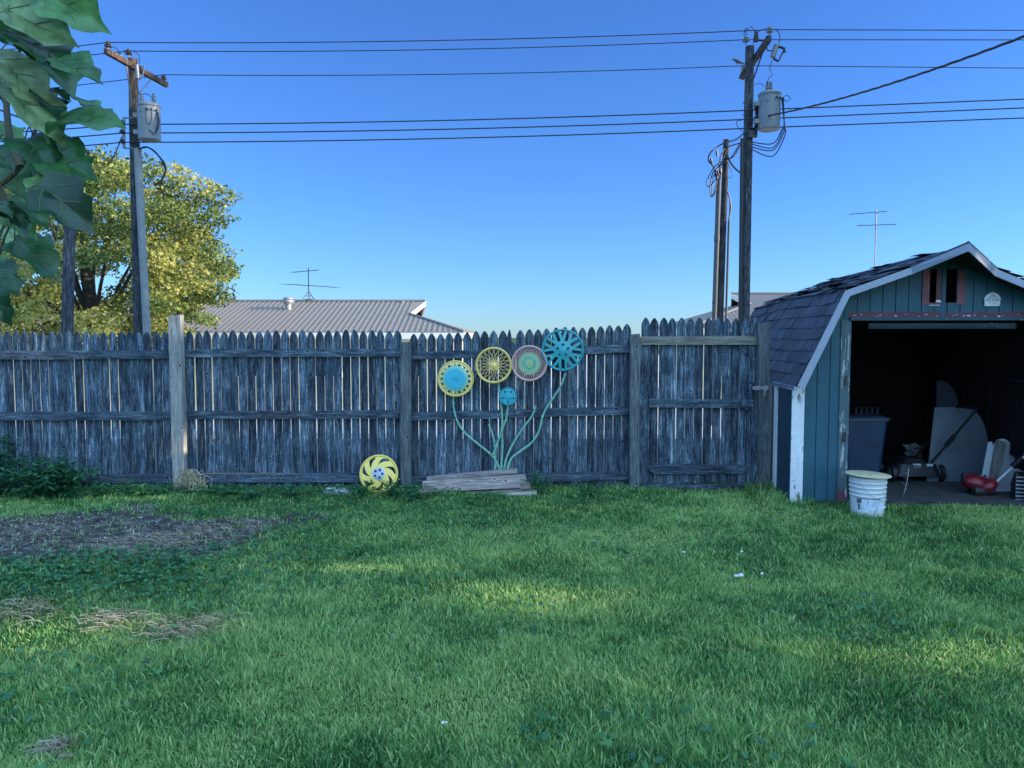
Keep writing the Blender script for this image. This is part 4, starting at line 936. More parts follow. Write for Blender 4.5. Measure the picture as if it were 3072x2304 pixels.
mb = MB(); c_ = at(2268, 124, 18.3); bushing(mb, (c_.x, c_.y, c_.z), .24, .07, 6); mb.tube([at(2268, 120, 18.3), at(2292, 121, 18.3)], .025, 6); mb.tube([at(2290, 121, 18.3), at(2294, 140, 18.3)], .015, 6); mb.build('lightning_arrester', M['ceramic'], pr_, True)
mb = MB(); mb.tube([at(2330, 135, 18), at(2318, 172, 18)], .06, 10); mb.build('fuse_cutout', M['metalgrey'], pr_, True)
mb = MB(); mb.tube([at(2332, 138, 18), at(2354, 146, 18)], .03, 6); mb.tube([at(2352, 148, 18), at(2337, 181, 18)], .018, 6); mb.tube([at(2320, 176, 18), at(2336, 184, 18)], .025, 6); mb.tube([at(2300, 142, 18), at(2303, 152, 18), at(2322, 152, 18)], .015, 6)
mb.tube([at(2352, 146, 18), at(2355, 158, 18)], .03, 6); mb.build('fuse_tube', M['darksteel'], pr_, True)
cT, rT, z0T, z1T, tr = transformer(pr_, 280, 390, 18.7, 2275, 2341, (-.06, .02))
mb = MB()
for k, (g1, g2, g3) in enumerate(((0, .0, -.14), (.10, .03, -.20), (.16, .10, -.30), (.30, .16, -.38))):
    o_ = k*.03; ul(mb, [(cT.x+rT*.98, 18.5+o_, z1T-.15), (cT.x+rT*(1.10+.05*k), 18.5+o_, z1T-.75), (cT.x+rT*(.95+g1*.8), 18.5, z0T-.02-g2), (cT.x+rT*.25, 18.6, z0T-.34-g1), (cT.x-rT-.12, 18.8, z0T-.16+g3*.7)], .014)
ul(mb, [at(2345, 295, 18.6), at(2360, 286, 18.6), at(2371, 296, 18.6), at(2362, 305, 18.6), at(2352, 298, 18.6)], .008)
ul(mb, [at(2311, 86, 18), at(2332, 92, 18), at(2340, 110, 18), at(2336, 132, 18)], .010); ul(mb, [at(2316, 182, 18), at(2309, 205, 18.2), at(2317, 223, 18.3), at(2307, 234, 18.5), at(2301, 252, 18.7)], .008)
ul(mb, [at(2268, 98, 18.3), at(2254, 80, 18.4), at(2251, 84, 18.5)], .008); ul(mb, [at(2272, 98, 18.3), at(2284, 90, 18.2), at(2300, 86, 18)], .008)
ul(mb, [at(2236, 112, 19), at(2232, 98, 19), at(2240, 84, 19), at(2247, 92, 19), at(2234, 90, 19), at(2240, 104, 19), at(2234, 118, 19)], .01)
ul(mb, [at(2263, 254, 18.9), at(2282, 251, 18.8), at(2293, 260, 18.7)], .007); ul(mb, [at(2264, 110, 18.9), at(2258, 150, 18.8)], .007)
ul(mb, [at(2226, 360, 18.9), at(2210, 365, 18.9), at(2213, 380, 18.9), at(2228, 395, 18.9)], .008)
mb.build('leads', M['wire'], pr_, True)
mb = MB(); mb.tube([at(2270, 318, 18.85), at(2268, 392, 18.85), at(2258, 406, 18.9)], .04, 6); 
for yy in (308, 345): mb.tube([at(2227, yy, 18.95), at(2240, yy+1, 18.95)], .012, 6)
mb.box(at(2258, 400, 18.9), (.2, .1, .2)); mb.build('rack', M['darksteel'], pr_)
for yy in (328, 355, 382): mb = MB(); c_ = at(2268, yy, 18.8); insulator(mb, (c_.x, c_.y, c_.z-.06), .12, .07, 2); mb.build('rack_insulator', M['ceramic'], pr_, True)
mb = MB(); mb.box(at(2231, 222, 20.2), (.14, .2, .22), Matrix.Rotation(.4, 3, 'Y')); mb.build('end_block', M['poletop'], pr_)
mb = MB(); ca_ = at(2228, 415, 18.95); cb_ = at(2221.5, 961, 18.95)
mb.tube([(cb_.x+(ca_.x-cb_.x)*(z-cb_.z)/(ca_.z-cb_.z), 18.97, z) for z in np.linspace(-.9, ca_.z, 8)], .05, 10); mb.build('conduit', M['darksteel'], pr_, True)
# --- service pole
YS = 23.5; a3 = at(2179, 419, YS); b3_ = at(2159, 961, YS)
ps_ = thing('utility_pole', (b3_.x, YS, -1.1), 'shorter utility pole tangled in cable loops beside the tall dark pole', 'utility pole', 'utility poles along the alley')
polecyl(ps_, a3, b3_, .125, .09, -1.1, a3.z, M['pole'])
mb = MB(); ca_ = at(2156, 536, YS-.1); cb_ = at(2142, 961, YS-.1)
P = [(cb_.x+(ca_.x-cb_.x)*(z-cb_.z)/(ca_.z-cb_.z), YS-.12, z) for z in np.linspace(-1.1, ca_.z, 9)]; mb.tube(P, .075, 12); mb.tube([P[6], (P[6][0]+.002, P[6][1], P[6][2]+.2)], .085, 12); mb.tube([P[4], (P[4][0], P[4][1], P[4][2]+.05)], .085, 12); tag(mb.build('conduit', M['dullconduit'], ps_, True), 'wide pale conduit')
mb = MB(); ca_ = at(2187, 662, YS-.1); cb_ = at(2178, 961, YS-.1); mb.tube([(cb_.x+(ca_.x-cb_.x)*(z-cb_.z)/(ca_.z-cb_.z), YS-.1, z) for z in np.linspace(-1.1, ca_.z, 6)], .036, 10); mb.build('conduit', M['dullconduit'], ps_, True)
mb = MB()
L = [[(2152,536),(2140,500),(2125,480),(2134,455),(2170,430),(2205,420),(2232,400)], [(2150,534),(2128,560),(2120,545),(2140,505),(2165,485),(2200,470),(2225,425)], [(2154,534),(2138,588),(2130,575),(2138,520),(2170,490),(2195,470),(2222,428)],
     [(2180,460),(2190,485),(2205,505),(2222,519)], [(2186,660),(2193,620),(2186,585),(2178,570)], [(2188,660),(2190,600),(2180,572)], [(2158,536),(2160,500),(2172,470),(2180,450)], [(2150,538),(2145,520),(2160,492),(2180,488)],
     [(2152,560),(2142,585),(2135,580),(2140,530),(2156,512)], [(2184,490),(2196,520),(2192,533),(2183,532)], [(2162,536),(2164,510),(2158,490),(2168,455),(2185,440),(2218,430)]]
for k, l in enumerate(L):
    n = len(l); ul(mb, [at(x, y, YS-.25+(YP-YS+.3)*max(0, (x-2195)/35)) for x, y in l], [.022, .016, .018, .026, .02, .02, .016, .014, .014, .008, .02][k])
for x, y in ((2148, 508), (2154, 512), (2161, 506), (2150, 452), (2133, 475)): mb.tube([at(x, y, YS-.3), at(x+2, y+16, YS-.3)], .035, 6)
mb.build('cable_loops', M['wire'], ps_, True)
# --- far left pole
a4 = at(214, 470, 15); b4 = at(202, 985, 15); pf = thing('utility_pole', (b4.x, 15, -.7), 'bare grey pole at far left in front of the yellow green tree', 'utility pole', 'utility poles along the alley')
polecyl(pf, a4, b4, .115, .10, -.7, a4.z, M['pole'])

# --- wires
def span(p, q, sagm, n=24):
    return [p.lerp(q, i/n)-Vector((0, 0, sagm*4*(i/n)*(1-i/n))) for i in range(n+1)]
def wire(P, label, r=.011, sg=.10, cat='power line'):
    mb = MB(); pts = []
    for (p, q, s_) in zip(P, P[1:], sg if isinstance(sg, list) else [sg]*(len(P)-1)): pts += span(p, q, s_)[:-1]
    mb.tube(pts+[P[-1]], r, 6); tag(mb.build('power_line', M['wire'], None, True), label, cat, 'overhead wires between the poles')
wire([at(-500,170,17), at(228,139,18.0), at(324,127,18.1), at(2309,89,17.95), at(3500,92,17.9)], 'topmost overhead wire, at the near end of both crossarms', sg=[0,0,.10,0])
wire([at(-500,200,19), at(386,153,19.0), at(2238,119,18.95), at(3500,120,18.9)], 'second wire from the top, over the tops of both poles', sg=[.1,.10,0])
wire([at(-500,310,20), at(491,224,20.2), at(2231,197,20.3), at(3500,208,20.3)], 'third wire from the top, at the far end of both crossarms', sg=[.1,.10,0])
for y0, y1, y2, lab in ((373,330,302,'uppermost of the three wires crossing the transformers'), (399,357,328,'middle of the three wires crossing the transformers'), (427,384,360,'lowest overhead wire, crossing the foot of the transformers')):
    wire([at(-500,y0+32,19), at(366,y0,18.95), at(2266,y1,18.8), at(3500,y2-22,18.6)], lab, r=.015, sg=[.1,.08,0])
mb = MB()
P = span(at(2290,350,18.75), at(3110,95,10.5), .12, 90)
for j in range(3):
    mb.tube([p+Vector((.012*math.cos(i*.55+j*2.1), 0, .012*math.sin(i*.55+j*2.1))) for i, p in enumerate(P)], .010, 5)
tag(mb.build('service_cable', M['wire'], None, True), 'thick twisted cable running from the right transformer up to the right corner', 'cable')
mb = MB(); P = span(at(366,410,19), at(318,500,23), .1, 12)+span(at(318,500,23), at(245,425,19), .25, 10)[1:]+[at(0,330,14)]
mb.tube(P, .016, 6); tag(mb.build('service_cable', M['wire'], None, True), 'slack cable dipping in front of the yellow green tree, left of the left pole', 'cable')
# bird
bp_ = at(2214, 189, 20.0); bird = thing('dove', bp_, 'small dove perched on the third wire beside the dark right pole', 'bird')
M['bird'] = paint('dove_feathers', (.10,.10,.09), .7)
def bodysurf(mb, st):  # list of (x, z, rx, rz)
    n = 12; V = []
    for x, z, ry, rz_ in st:
        for j in range(n): a = 2*math.pi*j/n; V.append((x, ry*math.cos(a), z+rz_*math.sin(a)))
    k = len(st); mb.add(V, [(i*n+j, (i+1)*n+j, (i+1)*n+(j+1) % n, i*n+(j+1) % n) for i in range(k-1) for j in range(n)]+[tuple(range(n)), tuple(range(k*n-1, (k-1)*n-1, -1))])
mb = MB(); bodysurf(mb, [(-.155,.075,.004,.004),(-.135,.078,.01,.01),(-.125,.08,.024,.026),(-.10,.083,.030,.030),(-.075,.07,.032,.036),(-.045,.05,.045,.052),(0,.035,.052,.056),(.05,.02,.042,.042),(.09,.005,.026,.022),(.15,-.018,.022,.010),(.20,-.035,.018,.006)])
mb.v = [(x*1.0, y, z+.005) for x, y, z in mb.v]; mb.build('body', M['bird'], bird, True, True)
mb = MB(); mb.tube([(-.02, -.015, -.01), (-.02, -.015, -.055)], .004, 5); mb.tube([(-.02, .015, -.01), (-.02, .015, -.055)], .004, 5); mb.build('feet', M['ceramic'], bird, True, True)

# ------------------------------------------------------------------ houses beyond the alley
M['metalroof'] = paint('beige_grey_metal_roof', (.235,.20,.165), .6, 0, var=.04, scale=2)
M['cream'] = paint('cream_siding', (.66,.60,.42), .7, var=.04); M['creamwhite'] = paint('cream_white_trim', (.78,.75,.66), .5, var=.03)
M['darkopening'] = paint('dark_glass', (.02,.025,.03), .15)
def house(name, label, xe, xr, xg, xfar, y0, yr, yb, ze, zr, gz, zfloor, s, rib=.22, wallgap=.45):
    """Dutch-gable metal roofed house. xe: eave corner, xr: ridge end, xg: gablet plane, xfar: other end; s=+1 the gablet looks +x"""
    hs_ = thing(name, (xe, (y0+yb)/2, zfloor), label, 'house')
    yf = y0+(yr-y0)*(gz-ze)/(zr-ze); yk = yb-(yb-yr)*(gz-ze)/(zr-ze)
    mb = MB(); th = .08
    def slab(P): mb.add([*P]+[(p[0], p[1], p[2]-th) for p in P], [tuple(range(len(P))), tuple(range(2*len(P)-1, len(P)-1, -1))]+[(i, i+len(P), (i+1) % len(P)+len(P), (i+1) % len(P)) for i in range(len(P))])
    slab([(xfar, y0, ze), (xe, y0, ze), (xg, yf, gz), (xr, yr, zr), (xfar, yr, zr)]); slab([(xfar, yb, ze), (xfar, yr, zr), (xr, yr, zr), (xg, yk, gz), (xe, yb, ze)]); slab([(xe, y0, ze), (xe, yb, ze), (xg, yk, gz), (xg, yf, gz)])
    rf = mb.build('roof', M['metalroof'], hs_)
    mb = MB(); lo, hi = sorted((xfar, xe)); x = lo+.1
    while x < hi:
        # where the front slope ends at this x
        if (x-xg)*s > 0: t_ = (xe-x)/(xe-xg); yt = y0+(yf-y0)*t_; 
        elif (x-xr)*s > 0 and abs(xr-xg) > .01: t_ = (x-xg)/(xr-xg); yt = yf+(yr-yf)*min(1, max(0, t_))
        else: yt = yr
        zt = ze+(zr-ze)*(yt-y0)/(yr-y0)
        if yt-y0 > .15: mb.tube([(x, y0, ze+.022), (x, yt-.03, zt+.018)], .014, 4)
        x += rib
    yy = y0+.2
    while yy < yb-.1:
        if yf < yy < yk: xt = xg
        elif yy <= yf: xt = xe+(xg-xe)*(yy-y0)/(yf-y0)
        else: xt = xe+(xg-xe)*(yb-yy)/(yb-yk)
        zt = ze+(gz-ze)*(xe-xt)/(xe-xg)
        if abs(xt-xe) > .1: mb.tube([(xe, yy, ze+.02), (xt, yy, zt+.02)], .016, 4)
        yy += rib
    mb.build('standing_seam', M['metalroof'], rf)
    mb = MB(); mb.tube([(xe, y0, ze+.03), (xg, yf, gz+.03)], .05, 6); mb.tube([(xfar, yr, zr+.02), (xr, yr, zr+.02)], .07, 6); mb.build('ridge_cap', paint('dark_ridge_cap', (.22,.20,.19), .4, .2), rf)
    mb = MB(); lo_, hi_ = sorted((xe, xfar)); mb.box2((lo_-.02, y0-.05, ze-.27), (hi_+.02, y0-.005, ze-.03)); mb.box2((min(xe-.02, xe+s*.04), y0-.005, ze-.27), (max(xe-.02, xe+s*.04), yb, ze-.03))
    for q in (yf, yk):
        A = Vector((xg+s*.02, q, gz)); B = Vector((xr+s*.02, yr, zr)); d = Vector((0, 0, -.2)); mb.add([A, B, B+d, A+d, A+Vector((-s*.05,0,0)), B+Vector((-s*.05,0,0)), B+d+Vector((-s*.05,0,0)), A+d+Vector((-s*.05,0,0))], [(0,1,2,3),(7,6,5,4),(0,4,5,1),(3,2,6,7)])
    mb.build('fascia', M['creamwhite'], rf)
    mb = MB(); mb.prism([(yf+.1, gz), (yk-.1, gz), (yr, zr-.09)], lambda a, b, d: (d, a, b), xg-s*.3, xg-s*.26); mb.build('gable_wall', M['creamwhite'], hs_)
    mb = MB(); x0_, x1_ = sorted((xe-s*wallgap, xfar+s*wallgap)); mb.box2((x0_, y0+wallgap, zfloor), (x1_, yb-wallgap, ze-.06)); mb.build('wall', M['cream'], hs_)
    mb = MB(); mb.add([(x0_-.4, y0+.01, ze-.1), (x1_+.4, y0+.01, ze-.1), (x1_+.4, yb, ze-.1), (x0_-.4, yb, ze-.1)], [(3,2,1,0)]); mb.build('soffit', M['creamwhite'], hs_)
    for k in range(4):
        xw = xe-s*(2.2+k*3.2)
        if (xw-xfar)*s < 1: break
        mb = MB(); mb.box((xw, y0+wallgap-.02, ze-1.25), (1.1, .05, 1.1)); wd = mb.build('window', M['creamwhite'], hs_); mb = MB()
        for dx in (-.26, .26): mb.box((xw+dx, y0+wallgap-.048, ze-1.25), (.48, .01, .98))
        mb.build('pane', M['darkopening'], wd)
    return hs_
eA = at(1392, 996, 30); rA = at(1276, 904, 34.5); gA = at(1233, 943, 32.8)
house('neighbour_house', 'low house with a long beige metal roof and small gable beyond the fence', eA.x, rA.x, rA.x-.45, -21, 30, 34.5, 39, eA.z, rA.z, gA.z, -1.12, 1)
eB = at(2078, 982, 30); rB = at(2195, 882, 34.5); gB = at(2182, 912, 33.2)
house('neighbour_house', 'low house with a metal roof and cream gable between the dark pole and the shed', eB.x, rB.x, rB.x+.4, 22, 30, 34.5, 39, eB.z, rB.z, gB.z, -1.12, -1)
# vent
vy = 33.2; v0 = at(865, 930, vy); vt = thing('roof_vent', (v0.x, vy, v0.z-.15), 'round metal vent on the long beige metal roof', 'roof vent')
mb = MB(); mb.lathe([(.20,0),(.20,.04),(.13,.06),(.13,.42)], lambda a, b, h_: (a, b, h_), 20); mb.build('pipe', M['steel'], vt, True, True)
mb = MB(); mb.lathe([(0,.72),(.10,.71),(.22,.66),(.22,.62),(.17,.60),(.24,.56),(.24,.50),(.17,.46),(.22,.42),(.14,.40)], lambda a, b, h_: (a, b, h_), 20); mb.build('cap', M['steel'], vt, True, True)
mb = MB(); q = at(1208, 906, 34.3); mb.tube([q-Vector((0,0,.05)), q+Vector((0,0,.06))], [.05, .09], 8); tag(mb.build('roof_vent', M['steel']), 'tiny pale pipe stub near the right end of the beige roof ridge', 'roof vent')
def antenna(label, base, legs, apex, top, booms, Y):
    an = thing('tv_antenna', at(*base, Y), label, 'antenna', 'television antennas on roofs'); mb = MB(); r = .022
    mb.tube([at(*apex, Y), at(*top, Y)], r, 6); mb.build('mast', M['darksteel'], an, True)
    mb = MB(); ap = at(*apex, Y)
    for k, (x, y) in enumerate(legs): q = at(x, y, Y); q.y += (-.35, .4, .0)[k % 3]; mb.tube([ap, q], .018, 5)
    if len(legs) > 2: 
        for f_ in (.45, .75): mb.tube([ap.lerp(at(*legs[0], Y), f_), ap.lerp(at(*legs[1], Y), f_)], .014, 5)
    mb.build('tripod', M['darksteel'], an, True)
    for (x0, y0), (x1, y1), n, ln, dd in booms:
        mb = MB(); A = at(x0, y0, Y); B = at(x1, y1, Y); mb.tube([A, B], .016, 5); bm_ = mb.build('boom', M['darksteel'], an, True); mb = MB()
        for i in range(n):
            p = A.lerp(B, i/(n-1)); l_ = ln*(1-.45*i/n); d = Vector(dd).normalized()*l_; mb.tube([p-d, p+d], .007, 4)
        mb.build('elements', M['darksteel'], bm_, True)
    return an
antenna('tv antenna with two booms on a tripod on the long beige roof', (925,906), [(910,905),(941,905),(928,908)], (926,874), (925,803), [((877,817),(955,810),12,.22,(.25,1,.05)), ((866,853),(1007,862),10,.75,(.32,1,.05))], 34.4)
antenna('tall tv antenna on a narrow lattice mast behind the shed roof', (2622,880), [(2609,880),(2634,880),(2620,880)], (2626,737), (2629,630), [((2548,643),(2661,634),16,.16,(.2,1,.02)), ((2572,677),(2688,673),9,.7,(.35,1,.03))], 34.6)

# ------------------------------------------------------------------ trees
M['mapleleaf'] = foliage('yellow_green_maple_leaves', [(.06,.10,.03), (.21,.27,.07), (.42,.44,.13), (.58,.53,.19)], .45, .6, .2)
M['darkleaf'] = foliage('deep_green_leaves', [(.025,.06,.02), (.05,.11,.03), (.09,.16,.04)], .25, .5, .3)
def leafcards(P, size, cols, aspect=.7, flat=0.0):
    """P (n,3); one folded pair of triangles per leaf as two quads sharing a midrib"""
    n = len(P); a = rng.normal(size=(n, 3)); a[:, 2] *= (1-flat); a /= np.linalg.norm(a, axis=1)[:, None]
    b = rng.normal(size=(n, 3)); b[:, 2] *= (1-flat); b -= a*(a*b).sum(1)[:, None]; b /= np.linalg.norm(b, axis=1)[:, None]; nn = np.cross(a, b)
    s = (size*rng.uniform(.65, 1.3, n))[:, None]; w_ = s*aspect*.5
    base = P-a*s*.5; tip = P+a*s*.5; L = P+b*w_+nn*w_*.35-a*s*.05; Rr = P-b*w_+nn*w_*.35-a*s*.05; 
    V = np.stack([base, L, tip, Rr], 1).reshape(-1, 3); i = np.arange(n)[:, None]*4; q = np.concatenate([i, i+1, i+2, i+3], 1)
    return V, q, cols
def grow(tr, start, tips, r0, name='limb', mat=None, wob=.25):
    mb = MB()
    for tp, rr in tips:
        tp = Vector(tp); st = Vector(start); n = 7; pts = []
        for i in range(n+1):
            f = i/n; p = st.lerp(tp, f); p.z = st.z+(tp.z-st.z)*(f**.8); j = wob*math.sin(f*math.pi)
            p += Vector((random.uniform(-j, j), random.uniform(-j, j), random.uniform(-j, j)))*.35; pts.append(p)
        mb.tube(pts, [rr*(1-.85*i/n)+.008 for i in range(n+1)], 6)
    return mb.build(name, mat or M['bark'], tr, True)
def big_tree():
    c0 = Vector((-13.9, 25.0, 0)); tr = thing('maple_tree', (c0.x+.4, 25, -1.1), 'large round maple with yellow green leaves beyond the left end of the fence', 'tree')
    mb = MB(); mb.tube([(c0.x+.4, 25, -1.1), (c0.x+.35, 25, .8), (c0.x+.3, 25.1, 2.2), (c0.x+.1, 25.1, 3.6), (c0.x, 25, 5.2)], [.36, .28, .24, .17, .08], 12); mb.build('trunk', M['bark'], tr, True)
    # clumps on and inside a dome; visible outline taken in metres from the photo
    cl = []; tries = 0
    while len(cl) < 185 and tries < 9000:
        tries += 1
        d = Vector((random.gauss(0, 1), random.gauss(0, 1), random.gauss(0, 1))).normalized(); k = random.uniform(.45, 1.0)**.6
        p = Vector((c0.x+d.x*4.55*k, c0.y+d.y*4.0*k, 4.05+d.z*3.35*k))
        if p.z < 1.3: continue
        r_ = random.uniform(.45, .95)*(1.15-.35*k)
        if any((p-q).length < .55*(r_+rr) for q, rr in cl): continue
        # sky gaps left of the trunk, low
        if p.x < c0.x-.2 and p.z < 2.1 and random.random() < .7: continue
        cl.append((p, r_))
    for px, py, r_ in ((655,590,.6),(640,660,.55),(680,810,.4),(640,770,.65),(640,880,.7),(560,940,.5),(470,970,.5),(590,560,.6),(520,520,.5),(440,500,.5),(300,480,.6),(380,505,.5),(620,960,.35)):
        cl.append((at(px, py, 25.0+random.uniform(-1, 1)), r_))
    Ps = []; Cs = []
    for p, r_ in cl:
        n = int(620*(r_/.7)**2.2); d = rng.normal(size=(n, 3)); d /= np.linalg.norm(d, axis=1)[:, None]; k = rng.uniform(.25, 1.08, n)**.5
        jag = 1+.35*np.sin(d[:, 0]*5+p.x)*np.cos(d[:, 2]*6+p.z)
        q = np.array(p)+d*(k*jag)[:, None]*np.array([r_*1.15, r_*1.1, r_*.62]); Ps.append(q)
        tone = random.uniform(.1, .85); c = np.clip(tone+rng.normal(0, .24, n), 0, 1); Cs.append(np.stack([c, c, c], 1))
    P = np.concatenate(Ps); Cc = np.concatenate(Cs); V, q, cc = leafcards(P, .125, Cc, .6)
    npmesh('crown', V-np.array(tr.location), q, cc, M['mapleleaf'], parent=tr)
    grow(tr, (c0.x+.32, 25, 1.4), [((p.x, p.y, p.z), .06) for p, r_ in cl[::12]], .08)
big_tree()
def simple_tree(name, label, c, rad, zb, n, size, mat, group=None, trunk_r=.2, base=-1.1, cat='tree', nclump=26, fill=.9, cut=None, tone=(.2,.8), flat=.0, sq=False):
    tr = thing(name, (c[0], c[1], base), label, cat, group)
    mb = MB(); mb.tube([(c[0], c[1], base), (c[0]+.05, c[1], zb), (c[0], c[1], c[2])], [trunk_r, trunk_r*.8, trunk_r*.3], 10); mb.build('trunk', M['bark'], tr, True)
    Ps = []; Cs = []; cl = []
    for k in range(nclump):
        d = np.array([random.gauss(0, 1) for _ in range(3)]); d /= np.linalg.norm(d)
        if sq: d = np.array([random.uniform(-1, 1) for _ in range(3)]); kk = 1
        else: kk = random.uniform(.3, 1)**.5
        p = np.array(c)+d*kk*np.array(rad)*.8; cl.append(p); m_ = n//nclump; e = rng.normal(size=(m_, 3)); e /= np.linalg.norm(e, axis=1)[:, None]
        q = p+e*(rng.uniform(.1, 1, m_)**.4)[:, None]*np.array(rad)*.36*random.uniform(.7, 1.2); Ps.append(q)
        t_ = random.uniform(*tone); cc = np.clip(t_+rng.normal(0, .15, m_), 0, 1); Cs.append(np.stack([cc]*3, 1))
    P = np.concatenate(Ps); Cc = np.concatenate(Cs)
    if cut is not None: k_ = cut(P); P = P[k_]; Cc = Cc[k_]
    V, q, cc = leafcards(P, size, Cc, .8, flat); npmesh('crown', V-np.array(tr.location), q, cc, mat, parent=tr)
    grow(tr, (c[0], c[1], zb), [(tuple(p), trunk_r*.35) for p in cl[::2]], .1)
    return tr
for k, (px, Y, r_, top, lab) in enumerate(((20, 48, 4.5, 955, 'pale far tree low behind the fence at the far left edge'), (330, 52, 4.0, 962, 'pale far tree between the two left poles, under the maple'), (150, 56, 4.5, 950, 'far hazy tree just left of the bare grey pole'))):
    p = at(px, top, Y); simple_tree('far_tree', lab, (p.x, Y, (p.z-1.2)/2-.3), (r_, 3, (p.z+1.2)/2+.6), -.6, 2600, .30, M['mapleleaf'], 'small trees far beyond the alley', .15, -1.3)

# ---- unseen trees added at right to shade the yard; leaves cut for sun patches
sx, sy, sz = sunv
lit = []   # (plane, centre, radii, amount)
def lit_ground(px, py, rx, ry, amt=1.0):
    c_ = gr(px, py, .05); e = gr(px+rx, py, .05); n_ = gr(px, py-ry, .05); lit.append(('g', c_.x, c_.y, abs(e.x-c_.x), abs(n_.y-c_.y), amt))
def lit_plane(px, py, rx, ry, Y, amt=1.0):
    c_ = at(px, py, Y); lit.append(('p', c_.x, c_.z, rx/F*Y, ry/F*Y, amt, Y))
for a_ in ((1500,1765,210,42,.8), (50,1870,150,55,1), (560,1890,120,28,.5), (1500,2070,420,60,.6), (1950,2110,200,60,.5), (2820,1945,360,50,1), (1640,1524,110,16,1), (520,1488,70,14,1), (2500,1850,160,30,.35), (3000,1800,140,40,.35), (700,2190,240,60,.5), (2300,1990,150,40,.5), (1000,1980,160,50,.35), (1250,2240,200,50,.5), (400,1475,60,12,.8), (350,2060,160,50,.3)): lit_ground(*a_)
for a_ in ((60,1030,260,45,8.2,1), (545,1420,35,50,8.1,1), (1650,1505,60,12,8.1,.8)): lit_plane(*a_)
lit_ground(1750, 2130, 1500, 330, .42); lit_ground(2300, 1800, 900, 170, .35); lit_ground(300, 2100, 700, 200, .45); lit_ground(1400, 1640, 700, 60, .3)
def cutter(P):
    keep = np.ones(len(P), bool); rnd = rng.random(len(P))
    for L in lit:
        if L[0] == 'g': t_ = P[:, 2]/sz; hx = P[:, 0]-sx*t_; hy = P[:, 1]-sy*t_; d = ((hx-L[1])/(L[3]+.35))**2+((hy-L[2])/(L[4]+.16))**2
        else: hx = L[1]; t_ = (P[:, 0]-hx)/sx; hy = P[:, 1]-sy*t_; hz = P[:, 2]-sz*t_; d = ((hy-L[6])/.5)**2+((hz-L[2])/(L[4]+.3))**2
        keep &= ~((d < 1) & (rnd < L[5]))
    return keep
for k, (y_, lab) in enumerate(((-7.5, 'nearest'), (-2.0, 'second nearest'), (3.5, 'middle'), (9.0, 'second farthest'), (14.5, 'farthest'))):
    simple_tree('unseen_shade_tree', f'unseen broad dark leafy tree right of the yard, {lab} of the row', (26.0, y_, 9.2), (3.4, 3.9, 9.0), 2.5, 11000, .42, M['darkleaf'], 'unseen shade trees right of the yard', .3, -.2, nclump=70, cut=cutter, sq=True)

# ------------------------------------------------------------------ foreground branch with large lobed leaves
M['bigleaf'] = foliage('dark_green_lobed_leaves', [(.014,.06,.026), (.035,.14,.05), (.10,.27,.07), (.32,.44,.20)], .36, .32, .6, noise_s=34)
M['vein'] = foliage('pale_green_veins', [(.10,.17,.06), (.20,.28,.12)], .2, .5, .3)
M['twig'] = paint('green_brown_twig', (.10,.09,.05), .7)
half = [(0,0),(.12,-.05),(.28,-.06),(.41,-.01),(.49,.08),(.54,.17),(.58,.26),(.68,.35),(.63,.45),(.51,.54),(.41,.61),(.46,.73),(.35,.79),(.22,.85),(.10,.93),(0,1.04)]
outl = half+[(-x, y) for x, y in half[-2:0:-1]]
def leaf(mb, base, tip, w_=1.0, normal=None, fold=.22, droop=.15, tone=.4, seed=0):
    base = Vector(base); tip = Vector(tip); ydir = tip-base; L = ydir.length; ydir.normalize()
    nrm_ = (normal-ydir*normal.dot(ydir)).normalized(); xdir = ydir.cross(nrm_); rr = random.Random(seed); sq = rr.uniform(.88, 1.1); ph = rr.uniform(0, 6)
    cenp = (0, .36); rings = [.0001, .2, .4, .6, .8, 1.0]; V = []; n = len(outl)
    jit = [(rr.uniform(-.025, .025), rr.uniform(-.025, .025)) for _ in outl]
    for k in rings:
        for (x, y), (jx, jy) in zip(outl, jit):
            x_, y_ = cenp[0]+(x+jx-cenp[0])*k, cenp[1]+(y+jy-cenp[1])*k; x_ *= w_*sq
            z_ = fold*abs(x_)-droop*(y_-.2)**2*1.2+.035*math.sin(x_*9+ph)*math.sin(y_*7+ph)-(.06*max(0, k-.7)/.3*math.sin(math.atan2(y_-.36, x_)*3+ph))
            V.append(base+(xdir*x_+ydir*y_+nrm_*z_)*L)
    fs = [(r_*n+i, r_*n+(i+1) % n, (r_+1)*n+(i+1) % n, (r_+1)*n+i) for r_ in range(len(rings)-1) for i in range(n)]
    mb.add(V, fs, 0, (tone, tone, tone))
    def P(x, y, e=.006): x *= w_*sq; return base+(xdir*x+ydir*y+nrm_*(fold*abs(x)-droop*(y-.2)**2*1.2+.035*math.sin(x*9+ph)*math.sin(y*7+ph)+e))*L
    for ln in ([(0, 0), (0, .3), (0, .6), (0, .95)], [(0, .03), (.25, .2), (.56, .44)], [(0, .03), (-.25, .2), (-.56, .44)], [(0, .03), (.2, .02), (.38, .0)], [(0, .03), (-.2, .02), (-.38, 0)], [(0, .4), (.17, .55), (.33, .72)], [(0, .4), (-.17, .55), (-.33, .72)]):
        mb.tube([P(*q) for q in ln], [.008*L, .006*L, .003*L, .002*L][:len(ln)], 4, 1, (.5, .5, .5))
branch = thing('leafy_tree', (-3.4, 1.3, 0), 'near tree whose big dark green lobed leaves fill the top left corner', 'tree')
mbl = MB(); mbt = MB()
k1 = lambda x, y: (x/2.37, y/2.37)
